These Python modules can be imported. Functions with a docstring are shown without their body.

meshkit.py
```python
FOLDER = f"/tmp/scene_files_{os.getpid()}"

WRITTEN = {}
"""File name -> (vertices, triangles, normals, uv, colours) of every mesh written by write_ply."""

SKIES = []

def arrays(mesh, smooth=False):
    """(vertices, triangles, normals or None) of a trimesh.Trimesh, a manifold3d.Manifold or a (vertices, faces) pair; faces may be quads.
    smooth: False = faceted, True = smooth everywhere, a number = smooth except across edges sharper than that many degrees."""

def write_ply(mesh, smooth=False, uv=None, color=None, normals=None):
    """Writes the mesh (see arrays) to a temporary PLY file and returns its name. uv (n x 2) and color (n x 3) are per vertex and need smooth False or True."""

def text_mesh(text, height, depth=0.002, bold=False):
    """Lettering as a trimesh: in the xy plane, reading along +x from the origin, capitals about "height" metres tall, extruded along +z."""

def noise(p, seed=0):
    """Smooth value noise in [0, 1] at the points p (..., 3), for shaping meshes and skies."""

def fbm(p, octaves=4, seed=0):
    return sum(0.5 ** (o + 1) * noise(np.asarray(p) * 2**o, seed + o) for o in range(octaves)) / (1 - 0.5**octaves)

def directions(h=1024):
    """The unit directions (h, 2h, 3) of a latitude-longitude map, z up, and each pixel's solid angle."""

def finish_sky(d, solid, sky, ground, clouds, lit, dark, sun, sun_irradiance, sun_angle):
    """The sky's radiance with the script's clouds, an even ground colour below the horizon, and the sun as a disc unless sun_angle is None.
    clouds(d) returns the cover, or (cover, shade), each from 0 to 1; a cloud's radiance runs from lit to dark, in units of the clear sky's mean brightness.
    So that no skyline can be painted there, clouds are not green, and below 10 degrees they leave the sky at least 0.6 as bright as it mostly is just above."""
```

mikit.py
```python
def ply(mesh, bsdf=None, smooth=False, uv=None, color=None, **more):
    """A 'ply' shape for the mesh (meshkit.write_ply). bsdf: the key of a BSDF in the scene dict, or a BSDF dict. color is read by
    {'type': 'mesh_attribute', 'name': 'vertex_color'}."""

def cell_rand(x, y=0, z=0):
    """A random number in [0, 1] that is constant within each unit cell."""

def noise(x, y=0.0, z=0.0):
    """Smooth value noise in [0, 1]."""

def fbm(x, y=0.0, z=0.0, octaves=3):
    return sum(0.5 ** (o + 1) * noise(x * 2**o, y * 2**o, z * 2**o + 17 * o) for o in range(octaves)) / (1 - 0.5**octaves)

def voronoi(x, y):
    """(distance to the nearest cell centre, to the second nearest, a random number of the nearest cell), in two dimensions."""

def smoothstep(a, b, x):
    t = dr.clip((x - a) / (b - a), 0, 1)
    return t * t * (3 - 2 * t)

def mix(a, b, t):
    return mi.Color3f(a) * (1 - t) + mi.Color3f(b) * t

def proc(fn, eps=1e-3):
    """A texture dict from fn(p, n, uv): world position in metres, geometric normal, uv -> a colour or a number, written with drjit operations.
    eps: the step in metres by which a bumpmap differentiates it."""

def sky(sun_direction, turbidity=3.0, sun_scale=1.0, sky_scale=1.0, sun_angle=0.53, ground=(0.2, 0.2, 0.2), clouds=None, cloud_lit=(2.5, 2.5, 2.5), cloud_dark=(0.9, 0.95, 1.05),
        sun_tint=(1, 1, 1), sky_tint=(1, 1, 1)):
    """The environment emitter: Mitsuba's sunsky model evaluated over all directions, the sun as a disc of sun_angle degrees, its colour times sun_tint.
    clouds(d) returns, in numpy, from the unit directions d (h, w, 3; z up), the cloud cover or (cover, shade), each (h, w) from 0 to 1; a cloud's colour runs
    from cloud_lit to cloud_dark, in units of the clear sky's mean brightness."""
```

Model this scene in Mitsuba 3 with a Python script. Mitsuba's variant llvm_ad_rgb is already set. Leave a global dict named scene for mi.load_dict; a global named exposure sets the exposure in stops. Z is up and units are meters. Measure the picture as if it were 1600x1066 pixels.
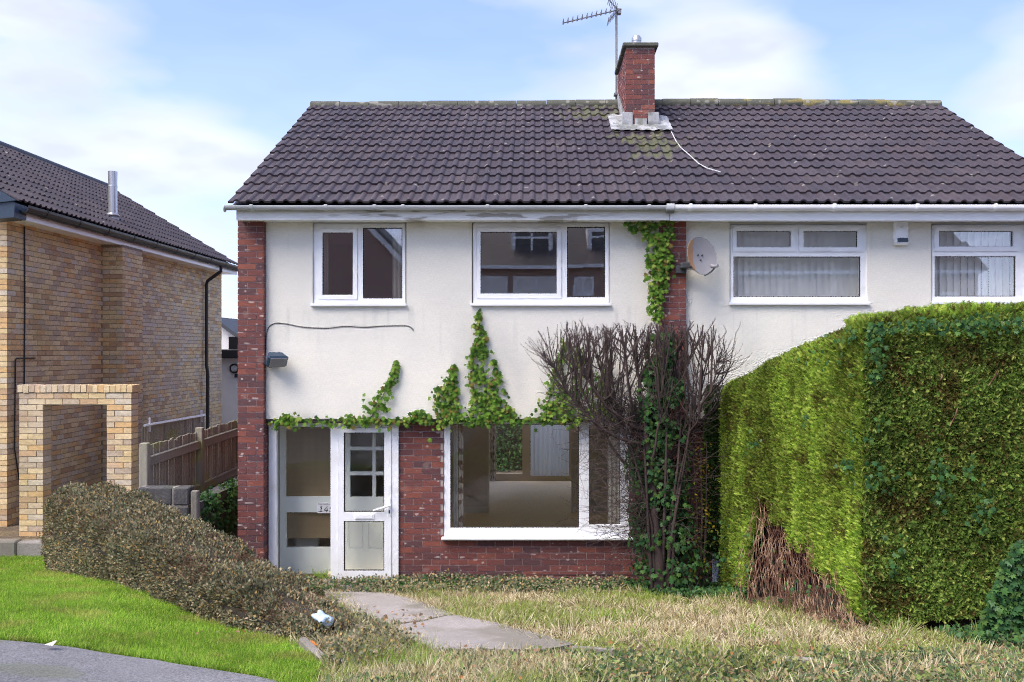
import math
import numpy as np, trimesh, mitsuba as mi, drjit as dr
from shapely.geometry import Polygon, box as sbox, Point, LineString
import mikit, meshkit
from mikit import proc, noise, fbm, smoothstep, mix, cell_rand, voronoi
T = mi.ScalarTransform4f
scene, labels = {}, {}

# ------------------------------------------------------------------ camera, sky, exposure
EYE_Y, EYE_Z, FOC = -11.56, 2.83, 1480.0          # metres behind the facade, above its foot; focal length in photo pixels
scene['camera'] = {'type': 'perspective', 'fov': math.degrees(2 * math.atan(800 / FOC)), 'fov_axis': 'x',
                   'principal_point_offset_x': -35 / 1600, 'principal_point_offset_y': -17 / 1066,
                   'near_clip': 0.1, 'far_clip': 3000.0,
                   'to_world': T().look_at(origin=[0, EYE_Y, EYE_Z], target=[0, 0, EYE_Z], up=[0, 0, 1])}


def clouds(d):
    az = np.degrees(np.arctan2(d[..., 0], d[..., 1]))
    el = np.degrees(np.arcsin(np.clip(d[..., 2], -1, 1)))
    q = np.stack([d[..., 0] * 5, d[..., 1] * 5, d[..., 2] * 13], -1)
    f = meshkit.fbm(q + 3.1, 6, 5)
    f2 = meshkit.fbm(q * 2.6 + 9.7, 5, 11)
    fuzz = 0.62 * f + 0.38 * f2

    def lump(a, e, wa, we):
        return np.exp(-(((az - a) / wa) ** 2 + ((el - e) / we) ** 2))
    bias = (0.42 * lump(-27, 5, 11, 7.5) + 0.30 * lump(-29, 17.5, 7, 3.0) + 0.30 * lump(-18, 11.0, 6, 2.2) + 0.36 * lump(1, 14.6, 9, 1.8)
            + 0.46 * lump(11.5, 16.0, 5.5, 3.4) + 0.34 * lump(30, 15, 7, 4) + 0.22 * lump(3, 20.5, 7, 1.2)
            - 0.30 * lump(-8, 17, 9, 3.6) - 0.25 * lump(20, 19, 5, 4))
    other = 1 - lump(0, 8, 60, 30)
    cover = np.clip((fuzz + bias - 0.47 + 0.16 * other) / 0.46, 0, 1)
    cover = cover * cover * (3 - 2 * cover)
    haze = 0.75 * np.exp(-np.clip(el, 0, 90) / 7.0) + 0.06
    cover = np.clip(np.maximum(cover * (0.72 + 0.25 * f2), haze), 0, 1)
    shade = np.clip((f2 - 0.36) * 2.4, 0, 0.8)
    return cover, shade


scene['sky'] = mikit.sky([-0.44, -0.44, 0.80], turbidity=3.0, sun_scale=0.38, sun_angle=40, sky_scale=0.80, clouds=clouds,
                         cloud_lit=(1.55, 1.58, 1.66), cloud_dark=(1.06, 1.13, 1.27), sun_tint=(0.93, 1.0, 1.14), sky_tint=(1.08, 0.93, 1.12), ground=(0.12, 0.13, 0.1))
exposure = 3.32

# ------------------------------------------------------------------ helpers
rng = np.random.default_rng(7)


def at(px, py, y):
    """The point of the photograph's pixel in the plane at depth y."""
    k = (y - EYE_Y) / FOC
    return np.array([(px - 835) * k, y, EYE_Z + (550 - py) * k])


def rect(px0, py0, px1, py1, y):
    a, b = at(px0, py1, y), at(px1, py0, y)
    return a[0], a[2], b[0], b[2]


count = {}


def numbered(key):
    n = count.get(key, 0)
    count[key] = n + 1
    return key if n == 0 else f'{key}_{n:03d}'


def tag(key, label=None, cat=None, group=None, kind=None):
    e = {k: v for k, v in (('label', label), ('category', cat), ('group', group), ('kind', kind)) if v}
    if e:
        labels[key] = e
    return key


def put(key, mesh, mat, smooth=False, uv=None, label=None, cat=None, group=None, kind=None):
    key = numbered(key)
    scene[key] = mikit.ply(mesh, mat, smooth=smooth, uv=uv)
    tag(key, label, cat, group, kind)
    return key


def thing(name, label, cat, group=None):
    key = numbered(name)
    return tag(key, label, cat, group)


def bx(x0, x1, y0, y1, z0, z1):
    m = trimesh.creation.box((x1 - x0, y1 - y0, z1 - z0))
    m.apply_translation(((x0 + x1) / 2, (y0 + y1) / 2, (z0 + z1) / 2))
    return m


def join(ms):
    return trimesh.util.concatenate(list(ms))


def rbox(x0, x1, y0, y1, z0, z1, r=0.01):
    """A box with chamfered edges."""
    pts = []
    for sx, sy, sz in np.ndindex(2, 2, 2):
        c = np.array([(x0, x1)[sx], (y0, y1)[sy], (z0, z1)[sz]])
        s = np.array([1 - 2 * sx, 1 - 2 * sy, 1 - 2 * sz]) * r
        for a in range(3):
            o = s.copy(); o[a] = 0
            pts.append(c + o)
    return trimesh.convex.convex_hull(np.array(pts))


def plate(poly, y0, y1):
    """A polygon drawn in x and z, from depth y0 (front) to y1."""
    ms = []
    for g in getattr(poly, 'geoms', [poly]):
        m = trimesh.creation.extrude_polygon(g, y1 - y0, engine='earcut')
        v = m.vertices
        m.vertices = np.stack([v[:, 0], y1 - v[:, 2], v[:, 1]], 1)
        ms.append(m)
    return join(ms)


def prism_x(poly, x0, x1):
    """A polygon drawn in y and z, run along x."""
    m = trimesh.creation.extrude_polygon(poly, x1 - x0, engine='earcut')
    v = m.vertices
    m.vertices = np.stack([x0 + v[:, 2], v[:, 0], v[:, 1]], 1)
    return m


def prism_y(poly, y0, y1):
    return plate(poly, y0, y1)


def flat(poly, z, t, lift=None):
    """A polygon drawn in x and y as a slab; lift(x, y) adds to z."""
    m = trimesh.creation.extrude_polygon(poly, t, engine='earcut')
    m.vertices[:, 2] += z - t
    if lift:
        m = m.subdivide_to_size(0.25)
        m.vertices[:, 2] += lift(m.vertices[:, 0], m.vertices[:, 1])
    return m


def tube(points, radii, sides=6):
    p = np.asarray(points, float)
    r = np.broadcast_to(np.asarray(radii, float), (len(p),))
    t = np.gradient(p, axis=0)
    t /= np.linalg.norm(t, axis=1, keepdims=True) + 1e-12
    ref = np.array([0.31, 0.17, 0.93]) if abs(t[:, 2]).mean() < 0.8 else np.array([0.93, 0.3, 0.1])
    a = np.cross(t, ref); a /= np.linalg.norm(a, axis=1, keepdims=True) + 1e-12
    b = np.cross(t, a)
    th = np.arange(sides) * 2 * np.pi / sides
    v = p[:, None] + r[:, None, None] * (a[:, None] * np.cos(th)[None, :, None] + b[:, None] * np.sin(th)[None, :, None])
    n = len(p)
    i, j = np.meshgrid(np.arange(n - 1), np.arange(sides), indexing='ij')
    q = np.stack([i * sides + j, i * sides + (j + 1) % sides, (i + 1) * sides + (j + 1) % sides, (i + 1) * sides + j], -1).reshape(-1, 4)
    f = np.vstack([q[:, [0, 2, 1]], q[:, [0, 3, 2]]])
    caps = [[0, k, k + 1] for k in range(1, sides - 1)] + [[(n - 1) * sides, (n - 1) * sides + k + 1, (n - 1) * sides + k] for k in range(1, sides - 1)]
    return v.reshape(-1, 3), np.vstack([f, caps])


def merge(vfs):
    vs, fs, at_ = [], [], 0
    for v, f in vfs:
        vs.append(v); fs.append(np.asarray(f) + at_); at_ += len(v)
    return np.vstack(vs), np.vstack(fs)


def tm(vf):
    return trimesh.Trimesh(vf[0], vf[1], process=False)


def unit(v):
    v = np.asarray(v, float)
    return v / (np.linalg.norm(v, axis=-1, keepdims=True) + 1e-12)


def scatter(tv, tf, pos, along, normal, scale, seed=None):
    """Copies of a small leaf (x across, y along, z its face) as one mesh with uv = (a random number of the leaf, position along it)."""
    tv, tf, pos = np.asarray(tv, float), np.asarray(tf), np.asarray(pos, float)
    n = len(pos)
    along = unit(along)
    right = unit(np.cross(along, normal))
    face = np.cross(right, along)
    scale = np.asarray(scale, float)
    if scale.ndim == 1:
        scale = np.stack([scale] * 3, 1)
    l = tv[None] * scale[:, None]
    v = pos[:, None] + l[..., :1] * right[:, None] + l[..., 1:2] * along[:, None] + l[..., 2:] * face[:, None]
    f = tf[None] + (np.arange(n) * len(tv))[:, None, None]
    seed = rng.random(n) if seed is None else seed
    uv = np.stack([np.repeat(seed, len(tv)), np.tile(tv[:, 1] / max(tv[:, 1].max(), 1e-6), n)], 1)
    return (v.reshape(-1, 3), f.reshape(-1, 3)), uv


LEAF = (np.array([[0, 0, 0], [0.32, 0.45, 0.08], [0, 1, 0], [-0.32, 0.45, 0.08]]), np.array([[0, 1, 2], [0, 2, 3]]))
BLADE = (np.array([[-0.5, 0, 0], [0.5, 0, 0], [0.36, 0.5, 0.04], [-0.36, 0.5, 0.04], [0, 1, 0.22]]), np.array([[0, 1, 2], [0, 2, 3], [3, 2, 4]]))
IVY = (np.array([[0, .35, .10], [0, 0, 0], [.28, .02, .0], [.50, .28, -.02], [.30, .42, .03], [.42, .74, -.03], [.17, .70, .03], [0, 1, -.06],
                 [-.17, .70, .03], [-.42, .74, -.03], [-.30, .42, .03], [-.50, .28, -.02], [-.28, .02, .0]]),
       np.array([[0, k, k + 1] for k in range(1, 12)] + [[0, 12, 1]]))


def spray_template(n=5):
    v, f = [], []
    for i in range(n):
        y = i / n
        w = 0.34 * (1 - 0.75 * y) + 0.05
        for s in (-1, 1):
            k = len(v)
            v += [[0, y, 0], [s * w, y + 0.30, 0.06 * s], [s * 0.02, y + 0.20, 0]]
            f.append([k, k + 1, k + 2])
    k = len(v)
    v += [[-0.04, 0.55, 0], [0.04, 0.55, 0], [0, 1.25, 0.04]]
    f.append([k, k + 1, k + 2])
    return np.array(v), np.array(f)


SPRAY = spray_template()


def rnd_dir(n):
    return unit(rng.normal(size=(n, 3)))


# ------------------------------------------------------------------ the lie of the land
def sst(a, b, x):
    t = np.clip((np.asarray(x, float) - a) / (b - a), 0, 1)
    return t * t * (3 - 2 * t)


def ground_z(x, y):
    x, y = np.asarray(x, float), np.asarray(y, float)
    zr = 0.155 * np.clip(-(y + 0.5), 0, 7.0)
    zl = 0.2 + 0.13 * np.clip(-(y + 0.16), 0, 7.4)
    a = sst(-2.3, -4.0, x)
    z = zr * (1 - a) + zl * a
    p = sst(-4.65, -4.8, x) * sst(0.40, 0.62, y) * (1 - sst(14, 25, y))
    z = z * (1 - p) + 0.44 * p
    low = (1 - sst(-4.12, -4.06, -np.abs(x + 3.8) - 3.8 + 0.0)) * 0
    dip = sst(-4.20, -4.02, x) * sst(-0.9, -0.3, y) * (1 - sst(14, 25, y))
    z = z * (1 - dip) + np.minimum(z, 0.0) * dip
    return z - 1.2 * sst(25, 120, np.hypot(x, y)) * (y > 0)


# ------------------------------------------------------------------ materials
def pr(name, color, rough=0.6, two=True, **more):
    b = {'type': 'principled', 'base_color': {'type': 'rgb', 'value': list(color)} if not isinstance(color, dict) else color, 'roughness': rough, **more}
    scene[name] = {'type': 'twosided', 'bsdf': b} if two else b
    return name


def bump(name, color, rough, fn, scale, eps=2e-3, **more):
    b = {'type': 'principled', 'base_color': {'type': 'rgb', 'value': list(color)} if not isinstance(color, dict) else color, 'roughness': rough, **more}
    scene[name] = {'type': 'twosided', 'bsdf': {'type': 'bumpmap', 'arbitrary': proc(fn, eps), 'scale': scale, 'bsdf': b}}
    return name


def pick(r, cols):
    c = mi.Color3f(cols[0])
    for i, k in enumerate(cols[1:]):
        c = dr.select(r > (i + 1) / len(cols), mi.Color3f(k), c)
    return c


def red_brick(p, n, uv):
    c = pick(uv.x, [(.150, .047, .042), (.122, .042, .041), (.172, .054, .045), (.105, .041, .043), (.138, .049, .046), (.205, .064, .046), (.092, .041, .045), (.155, .051, .045)])
    g = fbm(p.x * 30, p.y * 30, p.z * 45)
    c = c * (0.68 + 0.64 * g)
    s = smoothstep(0.66, 0.80, fbm(p.x * 6 + 3, p.y * 6, p.z * 7, 4))
    c = mix(c, (.30, .22, .2), 0.35 * s)
    w = smoothstep(0.80, 0.86, noise(p.x * 22, p.y * 22 + 5, p.z * 30))
    return mix(c, (.55, .5, .48), 0.55 * w)


def buff_brick(p, n, uv):
    c = pick(uv.x, [(.62, .46, .26), (.70, .55, .33), (.59, .46, .30), (.63, .41, .20), (.58, .46, .32), (.68, .53, .32), (.48, .32, .19), (.58, .50, .39), (.64, .49, .27), (.47, .37, .27)])
    c = c * (0.72 + 0.5 * fbm(p.x * 28, p.y * 28, p.z * 40))
    pale = smoothstep(0.52, 0.75, fbm(p.x * 1.7, p.y * 1.1 + 4, p.z * 0.9 + 2, 4))
    c = mix(c, (.50, .44, .40), 0.45 * pale)
    g = smoothstep(0.55, 0.8, fbm(p.x * 0.9 + 8, p.y * 1.4, p.z * 0.6, 4))
    return mix(c, (.32, .27, .11), 0.3 * g)


def mortar(p, n, uv):
    return mix((.42, .34, .32), (.30, .24, .23), fbm(p.x * 9, p.y * 9, p.z * 9))


def render_coat(p, n, uv):
    f = fbm(p.x * 0.7, 3.0, p.z * 0.9, 4)
    c = mix((.83, .81, .735), (.75, .735, .68), smoothstep(0.35, 0.7, f))
    damp = smoothstep(0.48, 0.72, fbm(p.x * 1.3 + 7, 1.0, p.z * 0.5, 4)) * smoothstep(3.6, 2.4, p.z)
    c = mix(c, (.50, .51, .50), 0.6 * damp)
    run = smoothstep(0.55, 0.8, fbm(p.x * 14, 4.0, p.z * 0.8, 3)) * smoothstep(3.45, 3.30, p.z) * smoothstep(2.6, 3.3, p.z)
    c = mix(c, (.52, .52, .50), 0.45 * run)
    low = smoothstep(2.25, 2.0, p.z + 0.25 * fbm(p.x * 5, 0, p.z))
    c = mix(c, (.42, .43, .36), 0.45 * low)
    streak = smoothstep(0.62, 0.85, fbm(p.x * 9, 2.0, p.z * 0.6, 3)) * smoothstep(3.9, 4.42, p.z)
    c = mix(c, (.5, .46, .34), 0.5 * streak)
    return c * (0.93 + 0.14 * noise(p.x * 90, 0, p.z * 90))


def render_bump(p, n, uv):
    return fbm(p.x * 75, p.y * 75, p.z * 75, 2)


def roof_tile(p, n, uv):
    c = pick(uv.x, [(.050, .040, .052), (.055, .043, .054), (.046, .038, .050), (.060, .046, .054), (.053, .042, .054), (.050, .039, .049)])
    c = c * (0.74 + 0.32 * fbm(p.x * 14, p.y * 14, p.z * 14))
    worn = smoothstep(0.50, 0.72, fbm(p.x * 2.1, p.y * 2.6, 1.0, 4))
    c = mix(c, (.085, .070, .080), 0.35 * worn)
    d1 = dr.exp(-(dr.square((p.x - 0.95) / 0.55) + dr.square((p.y - 3.3) / 0.55)))
    d2 = dr.exp(-(dr.square((p.x - 1.62) / 0.55) + dr.square((p.y - 1.7) / 0.75)))
    m = smoothstep(0.53, 0.66, fbm(p.x * 11, p.y * 5, 2.0, 4) * 0.72 + 0.33 * dr.maximum(d1, d2)) * smoothstep(0.05, 0.4, dr.maximum(d1, d2))
    c = mix(c, mix((.10, .13, .02), (.16, .17, .05), noise(p.x * 20, p.y * 20)), 0.38 * m)
    d, e, w = voronoi(p.x * 2.3, p.y * 2.6)
    spot = smoothstep(0.085, 0.05, d + 0.05 * noise(p.x * 40, p.y * 40)) * dr.select(w > 0.62, 1.0, 0.0)
    return mix(c, (.34, .32, .27), 0.7 * spot)


def ridge_tile(p, n, uv):
    c = mix((.07, .075, .065), (.10, .105, .08), fbm(p.x * 12, p.y * 12, p.z * 12))
    l = smoothstep(0.5, 0.68, fbm(p.x * 5, p.y * 9, p.z * 9, 4)) * smoothstep(2.5, 3.6, p.x)
    c = mix(c, (.27, .22, .06), 0.65 * l)
    return mix(c, (.3, .3, .27), smoothstep(0.66, 0.8, noise(p.x * 13, p.y * 13 + 4, p.z * 13)) * 0.6)


def weathered_white(p, n, uv):
    c = mix((.82, .83, .84), (.68, .69, .69), fbm(p.x * 3, p.y * 10, p.z * 10, 4))
    s = smoothstep(0.46, 0.62, fbm(p.x * 4.2, 1.0, p.z * 22, 5))
    s = s * smoothstep(-3.0, -1.6, p.x) * smoothstep(1.4, 0.2, p.x)
    return mix(c, (.24, .215, .17), 0.8 * s)


def old_gutter(p, n, uv):
    c = mix((.56, .59, .61), (.36, .38, .40), fbm(p.x * 2.4, p.y * 20, p.z * 30, 4))
    return mix(c, (.08, .085, .07), 0.75 * smoothstep(4.53, 4.495, p.z + 0.02 * noise(p.x * 8)) * smoothstep(0.42, 0.6, fbm(p.x * 3, 5.0)))


def lead(p, n, uv):
    f = fbm(p.x * 7, p.y * 7, p.z * 7, 4)
    c = mix((.37, .38, .40), (.17, .18, .18), smoothstep(0.38, 0.72, f))
    return mix(c, (.14, .15, .09), 0.6 * smoothstep(0.66, 0.75, fbm(p.x * 11 + 5, p.y * 11, 0)))


def fence_wood(p, n, uv):
    g = fbm(p.x * 60, p.y * 60, p.z * 4, 3)
    c = mix((.37, .345, .28), (.24, .225, .185), g) * (0.75 + 0.5 * uv.x)
    return mix(c, (.30, .31, .09), 0.6 * smoothstep(0.48, 0.7, fbm(p.x * 3, p.y * 2.2, p.z * 3.5, 4)))


def dark_stone(p, n, uv):
    c = mix((.05, .052, .06), (.105, .10, .10), fbm(p.x * 9, p.y * 9, p.z * 9, 4)) * (0.7 + 0.6 * uv.x)
    return mix(c, (.05, .07, .025), 0.55 * smoothstep(0.5, 0.7, fbm(p.x * 3 + 2, p.y * 3, p.z * 3, 4)))


def concrete(p, n, uv):
    c = mix((.30, .275, .265), (.205, .19, .18), fbm(p.x * 3, p.y * 3, p.z * 3, 5))
    c = c * (0.82 + 0.36 * noise(p.x * 70, p.y * 70, p.z * 70))
    return mix(c, (.13, .12, .09), 0.65 * smoothstep(0.46, 0.68, fbm(p.x * 1.8 + 4, p.y * 1.8, 0, 5)))


def asphalt(p, n, uv):
    c = mix((.17, .17, .185), (.115, .115, .125), fbm(p.x * 2, p.y * 2, 0, 4))
    c = c * (0.6 + 0.8 * noise(p.x * 110, p.y * 110, 0))
    return mix(c, (.10, .12, .05), 0.35 * smoothstep(0.55, 0.75, fbm(p.x * 2.7 + 9, p.y * 2.7, 0, 4)))


def soil(p, n, uv):
    f = fbm(p.x * 2.1, p.y * 2.1, 0, 5)
    c = mix((.06, .043, .032), (.13, .10, .065), f)
    c = mix(c, (.15, .115, .06), 0.5 * smoothstep(0.45, 0.65, fbm(p.x * 5, p.y * 5, 3, 3)))
    return c * (0.6 + 0.8 * noise(p.x * 60, p.y * 60, 0))


def turf(p, n, uv):
    return mix((.09, .16, .02), (.14, .23, .03), fbm(p.x * 4, p.y * 4, 0, 4)) * (0.6 + 0.7 * noise(p.x * 70, p.y * 70, 0))


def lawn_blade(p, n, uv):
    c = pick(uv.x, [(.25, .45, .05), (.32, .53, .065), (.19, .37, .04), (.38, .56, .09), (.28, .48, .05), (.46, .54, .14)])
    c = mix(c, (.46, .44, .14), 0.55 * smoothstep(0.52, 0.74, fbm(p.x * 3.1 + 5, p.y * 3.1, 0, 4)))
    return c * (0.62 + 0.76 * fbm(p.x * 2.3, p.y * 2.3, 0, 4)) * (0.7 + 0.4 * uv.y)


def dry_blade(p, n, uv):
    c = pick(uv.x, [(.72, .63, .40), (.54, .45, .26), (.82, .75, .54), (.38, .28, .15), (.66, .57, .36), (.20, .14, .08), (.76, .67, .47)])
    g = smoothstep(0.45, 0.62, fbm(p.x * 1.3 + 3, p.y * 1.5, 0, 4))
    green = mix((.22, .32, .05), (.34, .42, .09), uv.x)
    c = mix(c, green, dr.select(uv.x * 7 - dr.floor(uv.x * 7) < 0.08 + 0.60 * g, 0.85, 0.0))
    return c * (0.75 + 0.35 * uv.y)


def conifer(p, n, uv):  # yellower young growth, with the brighter light of the long side in its colour
    r = uv.x
    c = pick(r, [(.26, .41, .06), (.35, .49, .075), (.19, .32, .05), (.45, .57, .10), (.30, .44, .065), (.52, .62, .14), (.15, .25, .045), (.38, .51, .08)])
    v = fbm(p.x * 3.4 + p.y * 3.4, 2.0, p.z * 0.40, 4)
    c = c * (0.52 + 0.92 * smoothstep(0.22, 0.72, v))
    brown = smoothstep(0.56, 0.72, fbm(p.x * 3.3, p.y * 3.3, p.z * 3.3, 4))
    return mix(c, (.10, .060, .028), dr.select(cell_rand(r * 5000) < 0.12 + 0.5 * brown, 0.8, 0.0))


def old_dim_conifer(p, n, uv):  # older, browner foliage, with the dimmer light of the front in its colour
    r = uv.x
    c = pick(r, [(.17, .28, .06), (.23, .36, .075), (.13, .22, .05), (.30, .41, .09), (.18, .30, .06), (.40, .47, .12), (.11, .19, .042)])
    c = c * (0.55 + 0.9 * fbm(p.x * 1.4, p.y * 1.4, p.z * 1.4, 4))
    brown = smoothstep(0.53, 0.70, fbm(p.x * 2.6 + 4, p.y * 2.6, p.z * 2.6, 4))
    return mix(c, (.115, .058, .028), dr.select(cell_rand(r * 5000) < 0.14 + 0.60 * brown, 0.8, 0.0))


def dark_conifer(p, n, uv):
    return pick(uv.x, [(.05, .10, .03), (.075, .13, .04), (.04, .085, .03), (.09, .15, .045)])


def hedge_leaf(p, n, uv):
    c = pick(uv.x, [(.27, .26, .16), (.19, .21, .12), (.38, .32, .20), (.14, .17, .10), (.32, .26, .16), (.52, .44, .30), (.16, .14, .10), (.27, .29, .18), (.50, .35, .15), (.12, .13, .085)])
    return c * (0.55 + 0.8 * fbm(p.x * 2.2, p.y * 2.2, p.z * 2.2, 3))


def ivy_leaf(p, n, uv):
    c = pick(uv.x, [(.10, .21, .03), (.16, .29, .045), (.065, .145, .025), (.22, .36, .065), (.12, .235, .035), (.045, .105, .022), (.30, .38, .09), (.085, .17, .04), (.13, .25, .04), (.18, .32, .055), (.20, .16, .05)])
    return c * (0.75 + 0.4 * uv.y)


def dark_ivy(p, n, uv):
    c = pick(uv.x, [(.045, .115, .04), (.07, .16, .046), (.035, .09, .038), (.10, .195, .058), (.045, .11, .045), (.10, .18, .085), (.07, .13, .035)])
    return c * (0.8 + 0.4 * uv.y)


def weed_leaf(p, n, uv):
    return pick(uv.x, [(.15, .23, .08), (.24, .32, .10), (.10, .16, .08), (.36, .38, .16), (.20, .22, .13), (.44, .36, .20), (.13, .19, .10)]) * (0.5 + fbm(p.x * 3, p.y * 3, 0, 3))


def bark(p, n, uv):
    return mix((.085, .060, .055), (.030, .019, .020), fbm(p.x * 30, p.y * 30, p.z * 9, 4))


def twig(p, n, uv):
    return mix((.42, .28, .18), (.10, .045, .028), smoothstep(0.2, 0.55, noise(p.x * 11, p.y * 11, p.z * 11)))


def carpet(p, n, uv):
    return mix((.86, .72, .50), (.80, .66, .45), fbm(p.x * 2, p.y * 2, 0, 4)) * (0.9 + 0.2 * noise(p.x * 60, p.y * 60))


def wallpaper(p, n, uv):
    return mix((.66, .63, .58), (.56, .54, .50), fbm(p.x * 30, p.y * 30, p.z * 30, 3))


def sacking(p, n, uv):
    w = 0.5 + 0.25 * dr.sin(p.x * 420) + 0.25 * dr.sin(p.z * 420)
    return mix((.17, .13, .075), (.25, .195, .115), w * 0.7 + 0.3 * noise(p.x * 14, 1, p.z * 3))


def curtain_print(p, n, uv):
    return mix((.52, .47, .40), (.20, .13, .09), smoothstep(0.45, 0.6, fbm(p.x * 22, p.y * 22, p.z * 14, 3)))


def dish_grey(p, n, uv):
    c = mix((.27, .265, .285), (.22, .215, .235), fbm(p.x * 7, p.y * 7, p.z * 7, 3))
    return mix(c, (.33, .17, .07), 0.85 * smoothstep(0.50, 0.68, fbm(p.x * 9 + 2, p.y * 9, p.z * 12, 4) * 0.6 + 0.62 * smoothstep(1.93, 1.84, p.x)))


pr('red_brick_m', proc(red_brick), 0.8)
pr('buff_brick_m', proc(buff_brick), 0.85)
pr('mortar_m', proc(mortar), 0.9)
pr('buff_mortar_m', (.27, .225, .17), 0.9)
bump('render_m', proc(render_coat), 0.9, render_bump, 0.015, 3e-3)
pr('tile_m', proc(roof_tile), 0.62)
pr('ridge_m', proc(ridge_tile), 0.8)
pr('white_m', proc(lambda p, n, uv: mix((.82, .84, .88), (.74, .75, .77), smoothstep(0.45, 0.8, fbm(p.x * 3.1, p.y * 3, p.z * 5.3, 5)))), 0.28)
pr('cream_board_m', (.74, .73, .66), 0.5)
pr('old_white_m', proc(weathered_white), 0.6)
pr('old_gutter_m', proc(old_gutter), 0.5)
pr('cream_m', (.70, .75, .71), 0.45)
pr('lead_m', proc(lead), 0.55)
pr('fence_m', proc(fence_wood), 0.85)
pr('stone_m', proc(dark_stone), 0.85)
pr('concrete_m', proc(concrete), 0.85)
pr('asphalt_m', proc(asphalt), 0.85)
pr('soil_m', proc(soil), 0.95)
pr('turf_m', proc(turf), 0.95)
pr('black_m', (.018, .019, .022), 0.35)
pr('rubber_m', (.03, .028, .028), 0.6)
pr('navy_m', (.028, .05, .085), 0.4)
pr('slate_m', (.05, .055, .065), 0.6)
pr('steel_m', (.55, .55, .56), 0.35, metallic=0.85)
pr('grey_metal_m', (.26, .26, .28), 0.45, metallic=0.5)
pr('dish_m', proc(dish_grey), 0.5)
pr('bark_m', proc(bark), 0.9)
pr('twig_m', proc(twig), 0.9)
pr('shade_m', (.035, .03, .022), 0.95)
pr('carpet_m', proc(carpet), 0.95)
pr('wallpaper_m', proc(wallpaper), 0.9)
pr('dim_room_m', (.55, .54, .53), 0.9)
pr('sacking_m', proc(sacking), 0.95)
pr('print_m', proc(curtain_print), 0.95)
pr('wood_m', (.42, .32, .20), 0.5)
pr('ink_m', (.02, .02, .02), 0.6)
pr('litter_m', (.50, .64, .84), 0.35)
pr('orange_leaf_m', (.55, .17, .03), 0.7)
pr('pale_leaf_m', (.60, .56, .50), 0.7)
pr('pale_wall_m', (.76, .75, .74), 0.7)
pr('far_brick_m', (.36, .24, .20), 0.9)
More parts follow.
